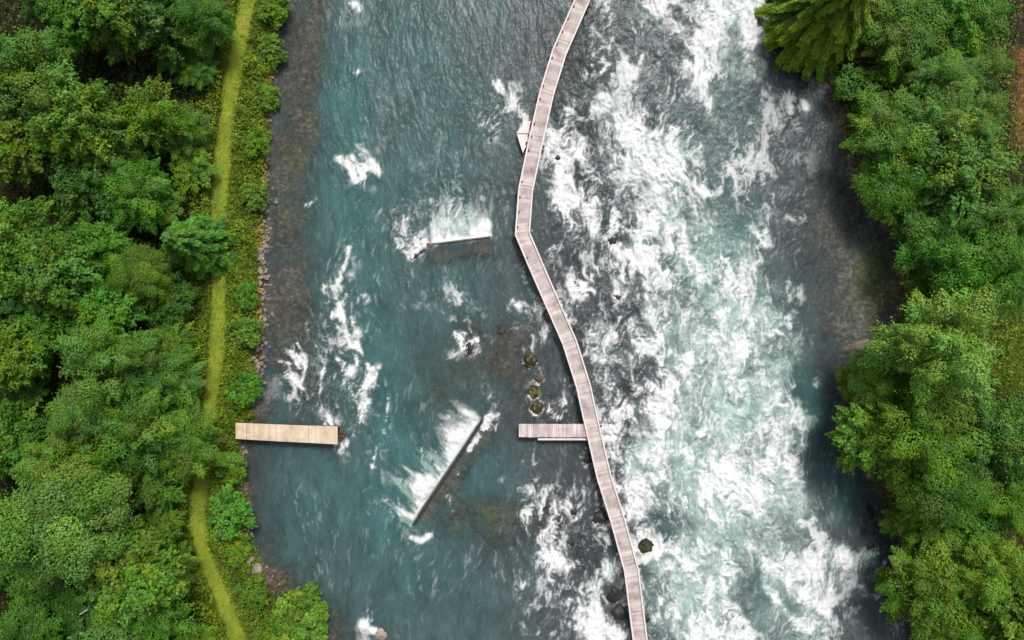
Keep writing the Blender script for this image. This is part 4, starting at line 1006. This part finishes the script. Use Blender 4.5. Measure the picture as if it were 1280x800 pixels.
rd = random.Random(4)
proto = None
def stones(n, ylo, yhi, lo, hi, spread, label, group):
    for k in range(n):
        py = rd.uniform(ylo, yhi); px = float(bank(py, BANK_L)) + rd.gauss(-1.5, spread); r = rd.uniform(lo, hi)
        gz = max(ground_z(px, py), -.1)
        rock('stone' if rd.random() < .92 else 'pink', px, py, r, gz + r / PPM * .55, label, 'stone', group, 'cobble', rd.uniform(.85, 1.2))
stones(190, 235, 490, 1.2, 3.4, 4.2, 'loose brown cobble in the stone line at the foot of the left bank', 'cobbles of the stone line')
stones(45, 60, 235, 1.4, 3.2, 2.5, 'small scattered cobble on the upper left waterline', 'cobbles of the upper waterline')
stones(24, 495, 740, 1.4, 3.6, 3, 'small cobble at the waterline below the tan jetty', 'cobbles of the lower waterline')

# driftwood
def stick(pts, rad, label, name='fallen_branch'):
    mb = MB(); q = [P(x, y, z) for x, y, z in pts]; b = q[0].copy(); q = [v - b for v in q]
    mb.tube(q, [rad * (1 - .6 * i / (len(q) - 1)) for i in range(len(q))], 7)
    d = (q[-1] - q[0]); mb.tube([q[1], q[1] + d * .3 + Vector((.2, .35, .1))], [rad * .5, rad * .2], 5)
    o = mb.build(name, M_drift); o.location = b; tag(o, label, 'branch')
stick([(140, 763, 4.6), (130, 766, 4.5), (122, 769, 4.2)], .11, 'bleached pale branch showing in the shade near the bottom left')
stick([(1173, 12, 3.4), (1185, 6, 3.6), (1196, 2, 3.5)], .08, 'thin bleached branch lying across the top edge beyond the spruce')
stick([(100, 768, 3.8), (106, 764, 4.0), (112, 762, 4.0)], .07, 'thin pale twig left of the bleached branch')

# ------------------------------------------------------------------ light, sky, camera
w = bpy.data.worlds.new('World'); scene.world = w; w.use_nodes = True
nt = w.node_tree; nt.nodes.clear(); L = nt.links.new
SUN_EL, SUN_AZ = math.radians(57), math.radians(20)   # azimuth clockwise from +Y: from the upper right
sky = nt.nodes.new('ShaderNodeTexSky'); sky.sky_type = 'NISHITA'; sky.sun_disc = False; sky.sun_elevation = SUN_EL; sky.sun_rotation = SUN_AZ; sky.dust_density = 4; sky.air_density = 1.0
hs = nt.nodes.new('ShaderNodeHueSaturation'); hs.inputs['Saturation'].default_value = .35
bg = nt.nodes.new('ShaderNodeBackground'); bg.inputs['Strength'].default_value = .12
ow = nt.nodes.new('ShaderNodeOutputWorld')
L(sky.outputs[0], hs.inputs['Color']); L(hs.outputs[0], bg.inputs[0]); L(bg.outputs[0], ow.inputs[0])
sd = bpy.data.lights.new('sun', 'SUN'); sd.energy = 2.4; sd.angle = math.radians(14); sd.color = (1.0, .955, .90)
so = bpy.data.objects.new('sun', sd); COL.objects.link(so)
dv = Vector((math.sin(SUN_AZ) * math.cos(SUN_EL), math.cos(SUN_AZ) * math.cos(SUN_EL), math.sin(SUN_EL)))
so.rotation_euler = dv.to_track_quat('Z', 'Y').to_euler(); so.location = dv * 50

cam = bpy.data.cameras.new('camera'); co = bpy.data.objects.new('camera', cam); COL.objects.link(co)
cam.sensor_width = 36; cam.lens = 36 * CAMH / (1280 / PPM); cam.clip_end = 5000; cam.clip_start = .5
co.location = (0, 0, CAMH); co.rotation_euler = (0, 0, 0)
scene.camera = co
scene.view_settings.view_transform = 'Standard'; scene.view_settings.look = 'None'; scene.view_settings.gamma = 1
scene.view_settings.exposure = 0.15
scene.view_settings.use_curve_mapping = False
scene.cycles.max_bounces = 6; scene.cycles.transparent_max_bounces = 8
